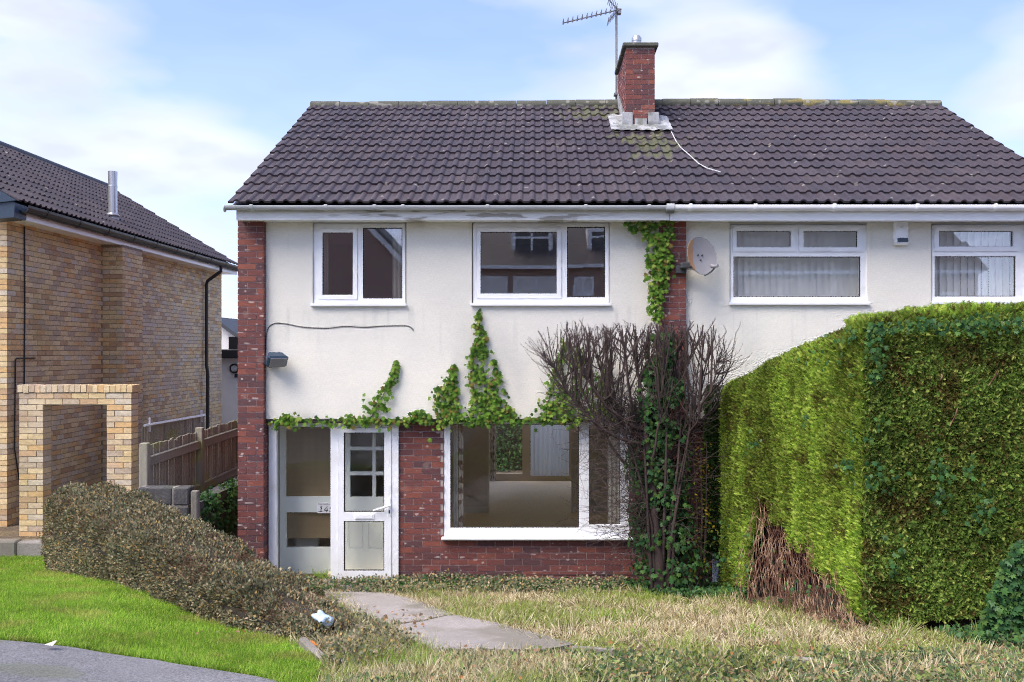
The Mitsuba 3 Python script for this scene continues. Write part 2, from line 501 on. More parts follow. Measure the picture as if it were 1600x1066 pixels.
pr('bounce_paving_m', (.55, .53, .50), 0.9)
pr('blind_m', (.80, .84, .84), 0.8)
pr('pipe_m', (.56, .57, .58), 0.4)
scene['net_m'] = {'type': 'principledthin', 'base_color': {'type': 'rgb', 'value': [.72, .72, .68]}, 'roughness': 0.9, 'diff_trans': 1.1}
scene['glass_m'] = {'type': 'thindielectric', 'int_ior': 2.3}
scene['clear_glass_m'] = {'type': 'thindielectric', 'int_ior': 1.42}
for nm, fn, ro, dt in (('lawn_m', lawn_blade, .6, .7), ('dry_m', dry_blade, .8, .5), ('conifer_m', conifer, .65, .7), ('old_dim_conifer_m', old_dim_conifer, .65, .5), ('dark_conifer_m', dark_conifer, .7, .4),
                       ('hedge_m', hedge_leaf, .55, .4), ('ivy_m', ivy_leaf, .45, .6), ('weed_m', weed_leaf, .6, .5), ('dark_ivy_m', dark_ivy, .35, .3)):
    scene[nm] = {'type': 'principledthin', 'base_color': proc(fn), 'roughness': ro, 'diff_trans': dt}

# ------------------------------------------------------------------ bricks and tiles as pieces
CUBE = trimesh.creation.box((1, 1, 1))


def brick_variants(mat, n=24):
    out = []
    for i in range(n):
        m = CUBE.copy()
        m.vertices += rng.uniform(-1, 1, m.vertices.shape) * [0.006, 0.012, 0.022]
        out.append(mikit.ply(m, mat, uv=np.tile([[(i + 0.5) / n, 0.5]], (len(m.vertices), 1))))
    return out


RED, BUFF = brick_variants('red_brick_m'), brick_variants('buff_brick_m')


def lay(W, H, course=0.075, L=0.225, holes=(), joint=0.010, half=0.0, flip=0):
    """(u0, u1, v0, v1) of every brick of a stretcher-bond panel, cut at its edges and round its holes."""
    out = []
    for c in range(int(round(H / course))):
        u = -(L / 2 if (c + flip) % 2 else 0.0) - half
        v0, v1 = c * course + joint / 2, (c + 1) * course - joint / 2
        while u < W:
            a, b = max(u, 0) + (joint / 2 if u > 0 else 0), min(u + L, W) - (joint / 2 if u + L < W else 0)
            u += L
            spans = [(a, b)]
            for h0, h1, g0, g1 in holes:
                if g0 < (v0 + v1) / 2 < g1:
                    spans = [s for x, y in spans for s in ((x, min(y, h0)), (max(x, h1), y)) if s[1] - s[0] > 0.0]
            out += [(x, y, v0, v1) for x, y in spans if y - x > 0.035]
    return out


def bricks(parent, O, U, N, cells, kinds, mat, depth=0.09, proud=0.008, limit=1000, key='brick', rank=None):
    """Bricks as parts; those past the limit (by rank, nearest first) as one part."""
    O, U, N = (np.asarray(a, float) for a in (O, U, N))
    Z = np.array([0, 0, 1.0])
    if np.linalg.det(np.stack([U, N, Z], 1)) < 0:
        pass
    order = list(range(len(cells)))
    if rank is not None:
        order.sort(key=lambda i: rank(*cells[i]))
    rest, uvs = [], []
    for k, i in enumerate(order):
        u0, u1, v0, v1 = cells[i]
        out = proud + rng.uniform(-0.0025, 0.0025)
        c = O + U * (u0 + u1) / 2 + Z * (v0 + v1) / 2 + N * (out - depth / 2)
        s = 1.0 if np.linalg.det(np.stack([U, N, Z], 1)) > 0 else -1.0
        m = np.eye(4)
        m[:3, 0], m[:3, 1], m[:3, 2], m[:3, 3] = U * (u1 - u0), s * N * depth, Z * (v1 - v0), c
        kind = kinds[rng.integers(len(kinds))]
        if k < limit:
            scene[numbered(f'{parent}__{key}')] = {**kind, 'to_world': T(m)}
        else:
            b = CUBE.copy()
            b.vertices += rng.uniform(-1, 1, b.vertices.shape) * [0.006, 0.012, 0.022]
            b.apply_transform(m)
            rest.append((b.vertices, b.faces)); uvs.append(np.tile([[rng.random(), 0.5]], (len(b.vertices), 1)))
    if rest:
        put(f'{parent}__far_{key}work', merge(rest), mat, uv=np.vstack(uvs), kind='stuff')


def tile_mesh(cw, length, thick=0.016, seg=5):
    """A double roll tile: u across, v up the slope, n out."""
    u, h = [], []
    half = cw / 2
    for k in range(2):
        o = k * half
        for t in np.linspace(0, 1, seg):
            u.append(o + half * 0.42 + t * half * 0.56)
            h.append(0.026 * math.sin(math.pi * t) ** 0.75)
        if k == 0:
            pass
    u = [0.0] + u + [cw + 0.004]
    h = [0.0] + h + [0.0]
    u, h = np.array(u), np.array(h)
    n = len(u)
    top0 = np.stack([u, u * 0, h + thick], 1)
    top1 = np.stack([u, u * 0 + length, h + thick - 0.002], 1)
    bot0 = np.stack([u, u * 0 + 0.004, h - 0.008], 1)
    v = np.vstack([top0, top1, bot0])
    f = []
    for i in range(n - 1):
        f += [[i, i + 1, n + i + 1], [i, n + i + 1, n + i]]
        f += [[2 * n + i, 2 * n + i + 1, i + 1], [2 * n + i, i + 1, i]]
    f += [[0, n, 2 * n], [n - 1, 3 * n - 1, 2 * n - 1]]
    return v, np.array(f)


def tile_variants(cw, length, mat, n=12):
    out = []
    for i in range(n):
        v, f = tile_mesh(cw, length)
        v = v + rng.normal(size=v.shape) * 0.0009
        out.append(mikit.ply((v, f), mat, uv=np.tile([[(i + 0.5) / n, 0.5]], (len(v), 1))))
    return out


def tiles(parent, O, U, V, cols, rows, cw, gauge, kinds, limit=1000, skip=None, rank=None):
    O, U, V = (np.asarray(a, float) for a in (O, U, V))
    N = np.cross(U, V)
    cells = [(r, c) for r in range(rows) for c in range(cols) if not (skip and skip(r, c))]
    if rank:
        cells.sort(key=lambda x: rank(*x))
    rest, uvs = [], []
    for k, (r, c) in enumerate(cells):
        tilt = 0.062 + rng.normal() * 0.004
        yaw = rng.normal() * 0.0035
        v2 = unit(V - N * tilt + U * yaw)
        u2 = unit(U - v2 * np.dot(U, v2))
        n2 = np.cross(u2, v2)
        m = np.eye(4)
        m[:3, 0], m[:3, 1], m[:3, 2] = u2, v2, n2
        m[:3, 3] = O + U * (c * cw) + V * (r * gauge + rng.normal() * 0.003) + N * (0.028 + rng.normal() * 0.0015)
        if k < limit:
            scene[numbered(f'{parent}__tile')] = {**kinds[rng.integers(len(kinds))], 'to_world': T(m)}
        else:
            v, f = tile_mesh(cw, 0.41)
            rest.append((v @ m[:3, :3].T + m[:3, 3], f)); uvs.append(np.tile([[rng.random(), 0.5]], (len(v), 1)))
    if rest:
        put(f'{parent}__far_tiles', merge(rest), 'tile_m', uv=np.vstack(uvs), kind='stuff')


# ------------------------------------------------------------------ ground, pavement, path
def sheet(xs, ys, dz=0.0, lump=0.0):
    X, Y = np.meshgrid(xs, ys, indexing='ij')
    Z = ground_z(X, Y) + dz
    if lump:
        near = (np.abs(X) < 9) & (Y < 1) & (Y > -9)
        Z = Z + np.where(near, lump * (meshkit.fbm(np.stack([X * 3, Y * 3, X * 0], -1), 4) - 0.5), 0)
    n, m = X.shape
    i, j = np.meshgrid(np.arange(n - 1), np.arange(m - 1), indexing='ij')
    a = (i * m + j).ravel()
    f = np.vstack([np.stack([a, a + m, a + m + 1], 1), np.stack([a, a + m + 1, a + 1], 1)])
    return np.stack([X, Y, Z], -1).reshape(-1, 3), f


far = np.array([-900, -400, -150, -70, -40, -25, -16, -12])
gx = np.concatenate([far, np.arange(-10, 9.01, 0.1), [11, 16, 25, 40, 70, 150, 400, 900]])
gy = np.concatenate([far, np.arange(-9, 2.01, 0.1), np.arange(2.5, 14, 0.5), [16, 25, 40, 70, 150, 400, 900]])
put('ground', sheet(gx, gy, 0.0, 0.05), 'soil_m', smooth=True, label='sloping front garden soil falling towards the houses', kind='structure')

def pathpt(px, py):
    """Where the pixel's ray meets the garden slope."""
    lo, hi = 3.0, 14.0
    for _ in range(50):
        d = (lo + hi) / 2
        x, z = (px - 835) * d / FOC, EYE_Z + (550 - py) * d / FOC
        lo, hi = (d, hi) if z > ground_z(x, d + EYE_Y) else (lo, d)
    return (px - 835) * d / FOC, d + EYE_Y


EDGE = [pathpt(*q) for q in ((-260, 985), (0, 1006), (120, 1018), (250, 1038), (400, 1063), (470, 1078))]
LAWN = Polygon([(-10.5, 0.36), (-5.10, 0.36), (-4.9, -0.2), (-2.0, -3.95), (-1.66, -4.75), (-1.42, -5.45), (-1.25, -6.25)] + EDGE[::-1][1:])


def drape(poly, dz, step=0.16):
    m = trimesh.creation.extrude_polygon(poly, 0.01, engine='earcut')
    m = m.subdivide_to_size(step)
    v = m.vertices.copy()
    top = v[:, 2] > 0.005
    v[:, 2] = ground_z(v[:, 0], v[:, 1]) + dz - np.where(top, 0, 0.09)
    m.vertices = v
    return m


put('lawn', drape(LAWN, 0.034), 'turf_m', smooth=30, label='mown green lawn turf in front of the buff brick house', kind='structure')
PAVE = Polygon([(x_, y_ - .06) for x_, y_ in EDGE] + [(-1.3, -8.6), (-10.5, -8.6)])
put('pavement', drape(PAVE, 0.040), 'asphalt_m', smooth=30, label='worn grey tarmac pavement at the edge of the green lawn', kind='structure')


tag('path', 'worn concrete garden path slanting down to the white front door', kind='structure')
for pts in ([(500, 914), (560, 914), (640, 944), (704, 968), (660, 978), (590, 987), (575, 984), (540, 950)],
            [(594, 990), (662, 981), (708, 970), (770, 982), (840, 1002), (893, 1017), (850, 1026), (690, 1026), (640, 1008)]):
    poly = Polygon([pathpt(*p) for p in pts]).buffer(0.02).simplify(0.004)
    m = drape(poly, 0.055, 0.12)
    m.vertices[:, 2] += 0.012 * (meshkit.fbm(np.stack([m.vertices[:, 0] * 4, m.vertices[:, 1] * 4, m.vertices[:, 0] * 0], -1), 3) - 0.5)
    put('path__slab', m, 'concrete_m', smooth=35)

kb = thing('kerb', 'row of grey concrete kerb blocks between lawn and buff brick house', 'kerb')
labels[kb] = {'label': labels[kb]['label'], 'kind': 'structure'}
for x0, x1 in ((-10.5, -8.98), (-8.97, -7.44), (-7.43, -6.55), (-6.54, -5.66)):
    put('kerb__block', rbox(x0, x1, 0.40, 0.58, 0.05, 0.46 - 0.012 * (x0 + 9), 0.02), 'concrete_m')
SL = [((892, 1020), (960, 1024), .10), ((1205, 1036), (1270, 1040), .12)]
for a_, b_, w_ in SL:
    a_, b_ = np.array(pathpt(*a_)), np.array(pathpt(*b_))
    m = drape(LineString([a_, b_]).buffer(w_ / 2, cap_style=2), 0.045, 0.12)
    put('path_edging', m, 'concrete_m', smooth=35, label='sunken concrete edging strip along the near side of the dry lawn', kind='structure')
put('edging_stone', rbox(-0.33, 0.33, -0.03, 0.03, -0.12, 0.05, 0.012).apply_transform(trimesh.transformations.rotation_matrix(-1.05, (0, 0, 1))).apply_translation((-1.50, -5.05, float(ground_z(-1.5, -5.05)) + 0.03)),
    'concrete_m', label='narrow concrete edging stone between green lawn and weedy bed', cat='edging stone')

# ------------------------------------------------------------------ the pair of houses
ROOF_O = np.array([-3.60, -0.42, 4.56])
SLOPE = math.atan2(2.23, 4.14)
RV = np.array([0, math.cos(SLOPE), math.sin(SLOPE)])
CW, GAUGE = 0.2895, 0.3345
RIDGE_Y, RIDGE_Z = 3.72, 6.80
XP = ROOF_O[0] + 18 * CW      # party line
XR = XP + 17 * CW
H1 = thing('rendered_house', 'empty cream rendered house with red brick pier, chimney and creeping ivy', 'house')
H2 = thing('rendered_house_001', 'adjoining cream rendered house with clean white gutter and vertical blinds', 'house')
TILE = tile_variants(CW, 0.415, 'tile_m')


def under_roof(x0, x1):
    e, r = ROOF_O[2] - 0.02, RIDGE_Z - 0.03
    return prism_x(Polygon([(ROOF_O[1] + 0.06, e), (RIDGE_Y, r), (2 * RIDGE_Y - ROOF_O[1] - 0.06, e), (2 * RIDGE_Y - ROOF_O[1] - 0.06, e - 0.10), (RIDGE_Y, r - 0.14), (ROOF_O[1] + 0.06, e - 0.035)]), x0, x1)


def in_chimney(x0):
    def f(r, c):
        x, y = x0 + (c + 0.5) * CW, ROOF_O[1] + (r + 0.6) * GAUGE * math.cos(SLOPE)
        return 1.36 < x < 1.78 and y > 2.6
    return f


for H, x0, cols in ((H1, ROOF_O[0], 18), (H2, XP, 17)):
    rf = put(f'{H}__roof', under_roof(x0 + 0.01, x0 + cols * CW - 0.002), 'slate_m')
    tiles(rf, [x0, ROOF_O[1], ROOF_O[2]], [1, 0, 0], RV, cols, 14, CW, GAUGE, TILE, skip=in_chimney(x0))
    # ridge tiles
    n = int(round(cols * CW / 0.46))
    L = cols * CW / n
    th = np.linspace(-0.35, math.pi + 0.35, 11)
    prof = [(RIDGE_Y + 0.115 * math.cos(a), RIDGE_Z - 0.005 + 0.095 * math.sin(a)) for a in th]
    prof = prof + [(y * 0.86 + RIDGE_Y * 0.14, z - 0.022) for y, z in prof[::-1]]
    for k in range(n):
        m = prism_x(Polygon(prof), x0 + k * L + 0.004, x0 + (k + 1) * L - 0.004)
        m.apply_translation((0, rng.normal() * 0.004, rng.normal() * 0.005 + 0.02 * math.sin((x0 + k * L) * 0.5)))
        put(f'{rf}__ridge_tile', m, 'ridge_m', smooth=40)
    # verge boards and end gables
gable = Polygon([(0.10, 4.3), (7.4, 4.3), (RIDGE_Y, RIDGE_Z - 0.18)])
put(f'{H1}__flank_wall', join([prism_x(gable, -3.585, -3.50), bx(-3.585, -3.3, 0.36, 7.6, -0.1, 4.3)]), 'red_brick_m', uv=None)
put(f'{H2}__flank_wall', join([prism_x(gable, XR - 0.14, XR - 0.05), bx(XR - 0.3, XR - 0.05, 0.36, 7.6, -0.1, 4.3)]), 'red_brick_m', uv=None)
put(f'{H1}__back_wall', join([bx(-3.3, -1.72, 7.4, 7.6, -0.1, 4.5), bx(-1.72, 1.6, 7.4, 7.6, 2.36, 4.5)]), 'pale_wall_m')
put(f'{H2}__back_wall', bx(1.72, XR - 0.3, 7.4, 7.6, -0.1, 4.5), 'pale_wall_m')

# brick piers that stand proud of the rendered panels
PY = -0.08


def pier(H, x0, x1, z0, z1, name='brick_pier', flip=0):
    k = put(f'{H}__{name}', bx(x0 + 0.008, x1 - 0.008, PY + 0.008, 0.36, z0, z1), 'mortar_m')
    bricks(k, [x0, PY + 0.008, z0], [1, 0, 0], [0, -1, 0], lay(x1 - x0, z1 - z0, flip=flip), RED, 'red_brick_m', depth=0.21)
    return k


pier(H1, -3.595, -3.283, -0.075, 4.425)
pier(H1, 1.528, 1.838, 2.01, 4.41)

# rendered upper panels with their window openings
WY = 0.0
WIN = {'a': (488, 347, 635, 476), 'b': (737, 345, 953, 475.5), 'c': (1140, 346, 1355, 474), 'd': (1455, 346, 1603, 473)}
R = {k: rect(*v, WY) for k, v in WIN.items()}


def panel(H, x0, x1, wins):
    p = sbox(x0, 2.01, x1, 4.41)
    for w in wins:
        a, b, c, d = R[w]
        p = p.difference(sbox(a, b, c, 4.41 if d > 4.3 else d))
    put(f'{H}__rendered_wall', plate(p, WY, 0.26), 'render_m')


panel(H1, -3.278, 1.523, 'ab')
panel(H2, 1.843, XR - 0.05, 'cd')


def hollow(px, y):
    a, b, c, d = rect(*px, y)
    return sbox(a, b, c, d)


def window(H, outer, lights, y=0.035, depth=0.07, mat='white_m', sill=True, name='window', glass='glass_m'):
    """outer and lights in photo pixels: lights = [(glass, sash or None)]."""
    fr = hollow(outer, y)
    for g, s in lights:
        fr = fr.difference(hollow(s or g, y))
    w = put(f'{H}__{name}', plate(fr, y, y + depth), mat)
    for g, s in lights:
        gl = hollow(g, y)
        if s:
            x0, z0, x1, z1 = hollow(s, y).bounds
            so = sbox(x0 + .003, z0 + .003, x1 - .003, z1 - .003)
            put(f'{w}__sash', join([plate(so.difference(gl), y - 0.014, y + depth - 0.01), plate(gl.buffer(0.012, join_style=2).difference(gl.buffer(-0.004, join_style=2)), y - 0.006, y - 0.0145 + 0.06)]), mat)
        gx0, gz0, gx1, gz1 = gl.bounds
        beads = gl.buffer(0.004, join_style=2).difference(gl.buffer(-0.009, join_style=2))
        put(f'{w}__glazing_bead', plate(beads, y + 0.012, y + 0.03), 'rubber_m')
        q = np.array([[gx0 - .004, y + 0.028, gz0 - .004], [gx1 + .004, y + 0.028, gz0 - .004], [gx1 + .004, y + 0.028, gz1 + .004], [gx0 - .004, y + 0.028, gz1 + .004]])
        q[:, 1] += rng.normal(size=4) * 0.0006
        put(f'{w}__pane', (q, np.array([[0, 1, 2], [0, 2, 3]])), glass)
    if sill:
        x0, z0, x1, z1 = fr.bounds
        put(f'{w}__sill', rbox(x0 - 0.025, x1 + 0.025, y - 0.085, y + 0.02, z0 - 0.038, z0 - 0.002, 0.006), mat)
    return w


o = lambda r, d=2: (r[0] + d, r[1] + d, r[2] - d, r[3])
window(H1, (490, 350, 633, 474.5), [((503.5, 363, 552, 461.5), (497, 357, 558.5, 468)), ((567, 356, 628.5, 466.5), None)])
window(H1, (739, 349, 951, 474), [((750.5, 362, 870.5, 459.5), (744, 356, 877.5, 467)), ((886, 354.5, 945.5, 464.5), None)])
window(H2, (1141.5, 352, 1353.5, 472.5), [((1150.5, 361, 1236, 387), (1144, 354.5, 1243.5, 394)), ((1255, 361, 1340, 387), (1247.5, 354.5, 1348, 394)), ((1146, 401, 1344.5, 464), None)])
window(H2, (1456.5, 352, 1601.5, 471.5), [((1466.5, 361, 1583, 386), (1459, 354.5, 1591, 393.5)), ((1460.5, 400.5, 1587, 463.5), None)])
for H, (a, b) in ((H1, (490, 633)), (H1, (739, 951)), (H2, (1141.5, 1353.5)), (H2, (1456.5, 1601.5))):
    x0, _, x1, _ = rect(a, 340, b, 350, 0.035)
    put(f'{H}__head_board', bx(x0, x1, 0.045, 0.10, EYE_Z + 200.2 * 11.6 / FOC, 4.415), 'cream_board_m')

# dim rooms behind the upper windows
for H, x0, x1 in ((H1, -3.2, -1.0), (H1, -0.95, 1.45), (H2, 1.95, 4.4), (H2, 4.45, XR - 0.2)):
    rm = trimesh.util.concatenate([bx(x0, x1, 3.6, 3.7, 2.35, 4.6), bx(x0 - .05, x0, 0.27, 3.7, 2.35, 4.6), bx(x1, x1 + .05, 0.27, 3.7, 2.35, 4.6), bx(x0, x1, 0.27, 3.6, 4.55, 4.6), bx(x0, x1, 0.27, 3.6, 2.35, 2.42)])
    put(f'{H}__bedroom', rm, 'dim_room_m')

# ground floor of the left house: brick panels set back under the render
GY = 0.12
gx = lambda px: at(px, 0, GY)[0]
gz = lambda py: at(0, py, GY)[2]
zs = gz(840)
xa, xb, xc, xd = gx(622), gx(693), gx(985), gx(1112)
bw = put(f'{H1}__front_wall', join([bx(xa + .006, xb - .006, GY + .008, 0.30, -0.1, 2.0), bx(xb - .006, xc + .006, GY + .008, 0.30, -0.1, zs - .006), bx(xc + .006, xd - .006, GY + .008, 0.30, -0.1, 2.0)]), 'mortar_m')
W = xd - xa
cells = [c for c in lay(W, 2.1, holes=[(xb - xa, xc - xa, zs + 0.1 - 0.02, 3.0)], half=0.04) if c[3] <= 2.1]
bricks(bw, [xa, GY + .008, -0.1], [1, 0, 0], [0, -1, 0], cells, RED, 'red_brick_m', depth=0.10, limit=300, rank=lambda u0, u1, v0, v1: max(0, u0 - (xc - xa) + 0.1))
put(f'{H1}__damp_course', bx(xa, xd, GY - .004, GY + .006, 0.078, 0.086), 'rubber_m')
put(f'{H1}__lintel', bx(-3.27, xd, 0.02, 0.30, 1.975, 2.006), 'slate_m')
# front wall of the right house
put(f'{H2}__front_wall', bx(xd + 0.11, XR - 0.3, GY, 0.30, -0.1, 2.0), 'red_brick_m', uv=np.full((8, 2), 0.3))
put(f'{H2}__door_frame', rbox(xd + .003, xd + 0.105, 0.03, 0.2, -0.1, 2.0, 0.008), 'white_m')
put(f'{H2}__rear_block', bx(1.72, XR - .3, 3.8, 3.9, -0.1, 4.6), 'dim_room_m')

# big living room window
lw = window(H1, (693.5, 660, 984.5, 838), [((703.5, 663, 905, 825), None), ((920, 664, 970, 820), (907, 656.5, 983, 832.5))], y=GY + 0.02, name='window', glass='clear_glass_m')
put(f'{lw}__sill', rbox(xb - 0.02, xc + 0.03, GY - 0.10, GY + 0.02, gz(842), gz(838.5), 0.008), 'white_m')

# the lounge seen through it
FLZ = 0.05
put(f'{H1}__carpet', bx(-2.6, 1.7, 0.31, 8.8, FLZ - 0.1, FLZ), 'carpet_m')
put(f'{H1}__lounge_ceiling', join([bx(-3.28, 1.7, 0.31, 7.88, 2.20, 2.33), bx(-1.76, 1.7, 8.76, 8.95, 2.20, 2.33), bx(-1.76, -1.65, 7.881, 8.759, 2.20, 2.33), bx(1.6, 1.7, 7.881, 8.759, 2.20, 2.33)]), 'cream_board_m')
put(f'{H1}__added_roof_light', (np.array([[-1.66, 7.87, 2.34], [1.61, 7.87, 2.34], [1.61, 8.77, 2.34], [-1.66, 8.77, 2.34]]), np.array([[0, 1, 2], [0, 2, 3]])), 'clear_glass_m')  # unseen glazed opening, added to bring daylight onto the carpet
put(f'{H1}__lounge_wall', bx(-1.76, -1.70, 0.31, 8.8, FLZ, 2.2), 'wallpaper_m')
put(f'{H1}__lounge_wall', bx(1.62, 1.70, 0.31, 8.8, FLZ, 2.2), 'wallpaper_m')
px_l, px_r = at(762, 0, 4.8)[0], at(893, 0, 4.8)[0]
d1 = put(f'{H1}__dividing_wall', bx(-1.70, px_l, 4.8, 4.92, FLZ, 2.2), 'wallpaper_m')
put(f'{d1}__skirting', bx(-1.70, px_l, 4.775, 4.799, FLZ, FLZ + 0.11), 'cream_board_m')
put(f'{d1}__edge_trim', bx(px_l, px_l + 0.025, 4.79, 4.93, FLZ, 2.2), 'cream_board_m')
put(f'{H1}__dividing_wall', bx(px_r, 1.62, 4.8, 4.92, FLZ, 2.2), 'wallpaper_m')
BY = 8.8
bxl, bxm0, bxm1, bxr = (at(v, 0, BY)[0] for v in (775, 816, 828, 889))
ex0, ex1 = -1.62, 1.54  # opening widened out of sight; the outer panes are added for daylight
put(f'{H1}__end_wall', plate(sbox(-1.76, FLZ - .1, 1.7, 2.2).difference(sbox(ex0, FLZ, ex1, 2.17)), BY, BY + 0.15), 'wallpaper_m')
rail = at(0, 741, BY)[2]
pd = put(f'{H1}__patio_door', plate(sbox(ex0, FLZ, ex1, 2.17).difference(sbox(bxl, rail, bxm0, 2.12)).difference(sbox(bxm1, rail, bxr, 2.12)).difference(sbox(ex0 + .06, rail, bxl - .06, 2.12)).difference(sbox(bxr + .06, rail, ex1 - .06, 2.12)), BY + 0.03, BY + 0.10), 'wood_m')
for a, b in ((bxl, bxm0), (bxm1, bxr), (ex0 + .06, bxl - .06), (bxr + .06, ex1 - .06)):
    put(f'{pd}__pane', (np.array([[a, BY + .06, rail], [b, BY + .06, rail], [b, BY + .06, 2.12], [a, BY + .06, 2.12]]), np.array([[0, 1, 2], [0, 2, 3]])), 'clear_glass_m')


def drapery(x0, x1, y, z0, z1, waves, amp, mat, key, taper=0.0, **lab):
    u = np.linspace(0, 1, waves * 8)
    v = np.linspace(0, 1, 7)
    X = x0 + (x1 - x0) * u[:, None] * (1 - taper * np.sin(v * math.pi)[None])
    Yy = y + amp * np.sin(u * waves * 2 * math.pi + 0.7 * np.sin(u * 9))[:, None] * (0.6 + 0.4 * v[None])
    Zz = z0 + (z1 - z0) * (1 - v)[None] + 0 * u[:, None]
    n, m = X.shape
    i, j = np.meshgrid(np.arange(n - 1), np.arange(m - 1), indexing='ij')
    a = (i * m + j).ravel()
    f = np.vstack([np.stack([a, a + m, a + m + 1], 1), np.stack([a, a + m + 1, a + 1], 1)])
    return put(key, (np.stack([X, Yy, Zz], -1).reshape(-1, 3), f), mat, smooth=True, **lab)


drapery(bxm1 + .01, bxr, BY - 0.05, FLZ + 0.12, 2.1, 9, 0.025, 'net_m', 'net_curtain', label='white net curtain over the right pane of the patio door', cat='curtain')
drapery(bxl - .16, bxl - .01, BY - 0.08, FLZ + 0.02, 2.1, 3, 0.03, 'print_m', 'patterned_curtain', label='brown patterned curtain beside the patio door at the far end of the lounge', cat='curtain')
k = drapery(gx(703) + .02, gx(713), 0.36, FLZ + 0.35, 1.97, 3, 0.022, 'net_m', 'net_curtain', label='pale net curtain gathered at left edge of the living room window', cat='curtain')
drapery(gx(712), gx(721), 0.42, FLZ + 0.05, 1.97, 2, 0.022, 'print_m', 'patterned_curtain', label='thin patterned curtain hanging next to the pale net in the living room window', cat='curtain')
drapery(gx(952), gx(972), 0.38, FLZ + 0.2, 1.97, 3, 0.025, 'net_m', 'net_curtain', label='pale net curtain behind the narrow opening light of the living room window', cat='curtain')
drapery(at(612, 0, .25)[0], at(630, 0, .25)[0], 0.32, at(0, 466, .25)[2], at(0, 352, .25)[2], 3, 0.02, 'net_m', 'net_curtain', taper=0.0, label='pale curtain at the right edge of the smaller upper window', cat='curtain')
drapery(at(503, 0, .25)[0], at(511, 0, .25)[0], 0.32, at(0, 466, .25)[2], at(0, 352, .25)[2], 2, 0.02, 'net_m', 'net_curtain', label='pale curtain at the left edge of the smaller upper window', cat='curtain')

# vertical blinds of the right house
for (a, b, t, s), lab in (((1143, 1349, 356, 468), 'white vertical blind behind the wide three-light upper window'), ((1457, 1600, 356, 467), 'white vertical blind behind the upper window by the alarm box\'s right, at the picture edge')):
    x0, z0, x1, z1 = rect(a, s, b, t, 0.28)
    z0, z1 = min(z0, z1), max(z0, z1)
    vb = thing('vertical_blind', lab, 'blind')
    put(f'{vb}__head_rail', bx(x0, x1, 0.26, 0.31, z1 - 0.01, z1 + 0.04), 'white_m')
    n = int((x1 - x0) / 0.082)
    for i in range(n):
        c = x0 + (i + 0.5) * (x1 - x0) / n
        ang = math.radians(17 + rng.normal() * 3)
        uu = np.linspace(-0.050, 0.050, 5)
        bow = 0.006 * (1 - (uu / 0.050) ** 2)
        X, Yv = c + uu * math.cos(ang) - bow * math.sin(ang), 0.285 + uu * math.sin(ang) + bow * math.cos(ang)
        v = np.vstack([np.stack([X, Yv, X * 0 + z0 + 0.02], 1), np.stack([X, Yv, X * 0 + z1], 1)])
        f = [[j, j + 1, j + 6] for j in range(4)] + [[j, j + 6, j + 5] for j in range(4)]
        put(f'{vb}__slat', (v, np.array(f)), 'blind_m', smooth=True)

# ------------------------------------------------------------------ porch: white outer frame and door, older inner screen behind
PYY = 0.09
zb = -0.06
x = lambda px: at(px, 0, PYY)[0]
z = lambda py: at(0, py, PYY)[2]
ofr = sbox(x(420), zb, x(622.5), z(661))
ofr = ofr.difference(sbox(x(432), zb + 0.07, x(516.5), z(667))).difference(sbox(x(528), zb + 0.05, x(612), z(668)))
pf = put(f'{H1}__porch_frame', plate(ofr, PYY, PYY + 0.08), 'white_m')
put(f'{pf}__pane', (np.array([[x(431), PYY + .04, zb + .06], [x(517), PYY + .04, zb + .06], [x(517), PYY + .04, z(666.5)], [x(431), PYY + .04, z(666.5)]]), np.array([[0, 1, 2], [0, 2, 3]])), 'clear_glass_m')
# outer door
dl = sbox(x(528.6), zb + 0.055, x(611.4), z(668.6))
g1, g2 = sbox(x(537.5), z(800), x(600.5), z(676)), sbox(x(537.5), zb + 0.20, x(600.5), z(814))
od = put(f'{H1}__front_door', plate(dl.difference(g1).difference(g2), PYY - 0.012, PYY + 0.055), 'white_m')
for g in (g1, g2):
    a, b, c, d = g.bounds
    put(f'{od}__glazing_bead', plate(g.buffer(0.003, join_style=2).difference(g.buffer(-0.009, join_style=2)), PYY - 0.004, PYY + 0.03), 'rubber_m')
    put(f'{od}__pane', (np.array([[a - .003, PYY + .025, b - .003], [c + .003, PYY + .025, b - .003], [c + .003, PYY + .025, d + .003], [a - .003, PYY + .025, d + .003]]), np.array([[0, 1, 2], [0, 2, 3]])), 'clear_glass_m')
put(f'{od}__letterbox', join([rbox(x(554), x(585), PYY - 0.024, PYY - 0.011, z(811.5), z(802.5), 0.004), rbox(x(556.5), x(582.5), PYY - 0.030, PYY - 0.022, z(810), z(804), 0.003)]), 'white_m')
put(f'{od}__handle', join([rbox(x(606.5), x(611), PYY - 0.022, PYY - 0.011, z(806), z(778), 0.004),
                           tm(tube([at(609, 790, PYY - .055), at(600, 793, PYY - .06), at(590, 796, PYY - .06), at(583, 798, PYY - .055)], [.013, .012, .011, .009], 8)),
                           tm(tube([at(609, 790, PYY - .01), at(609, 790, PYY - .06)], .012, 8))]), 'white_m', smooth=40)
put(f'{od}__keyhole', bx(x(607.6), x(609.8), PYY - 0.0235, PYY - 0.0215, z(802), z(797)), 'ink_m')
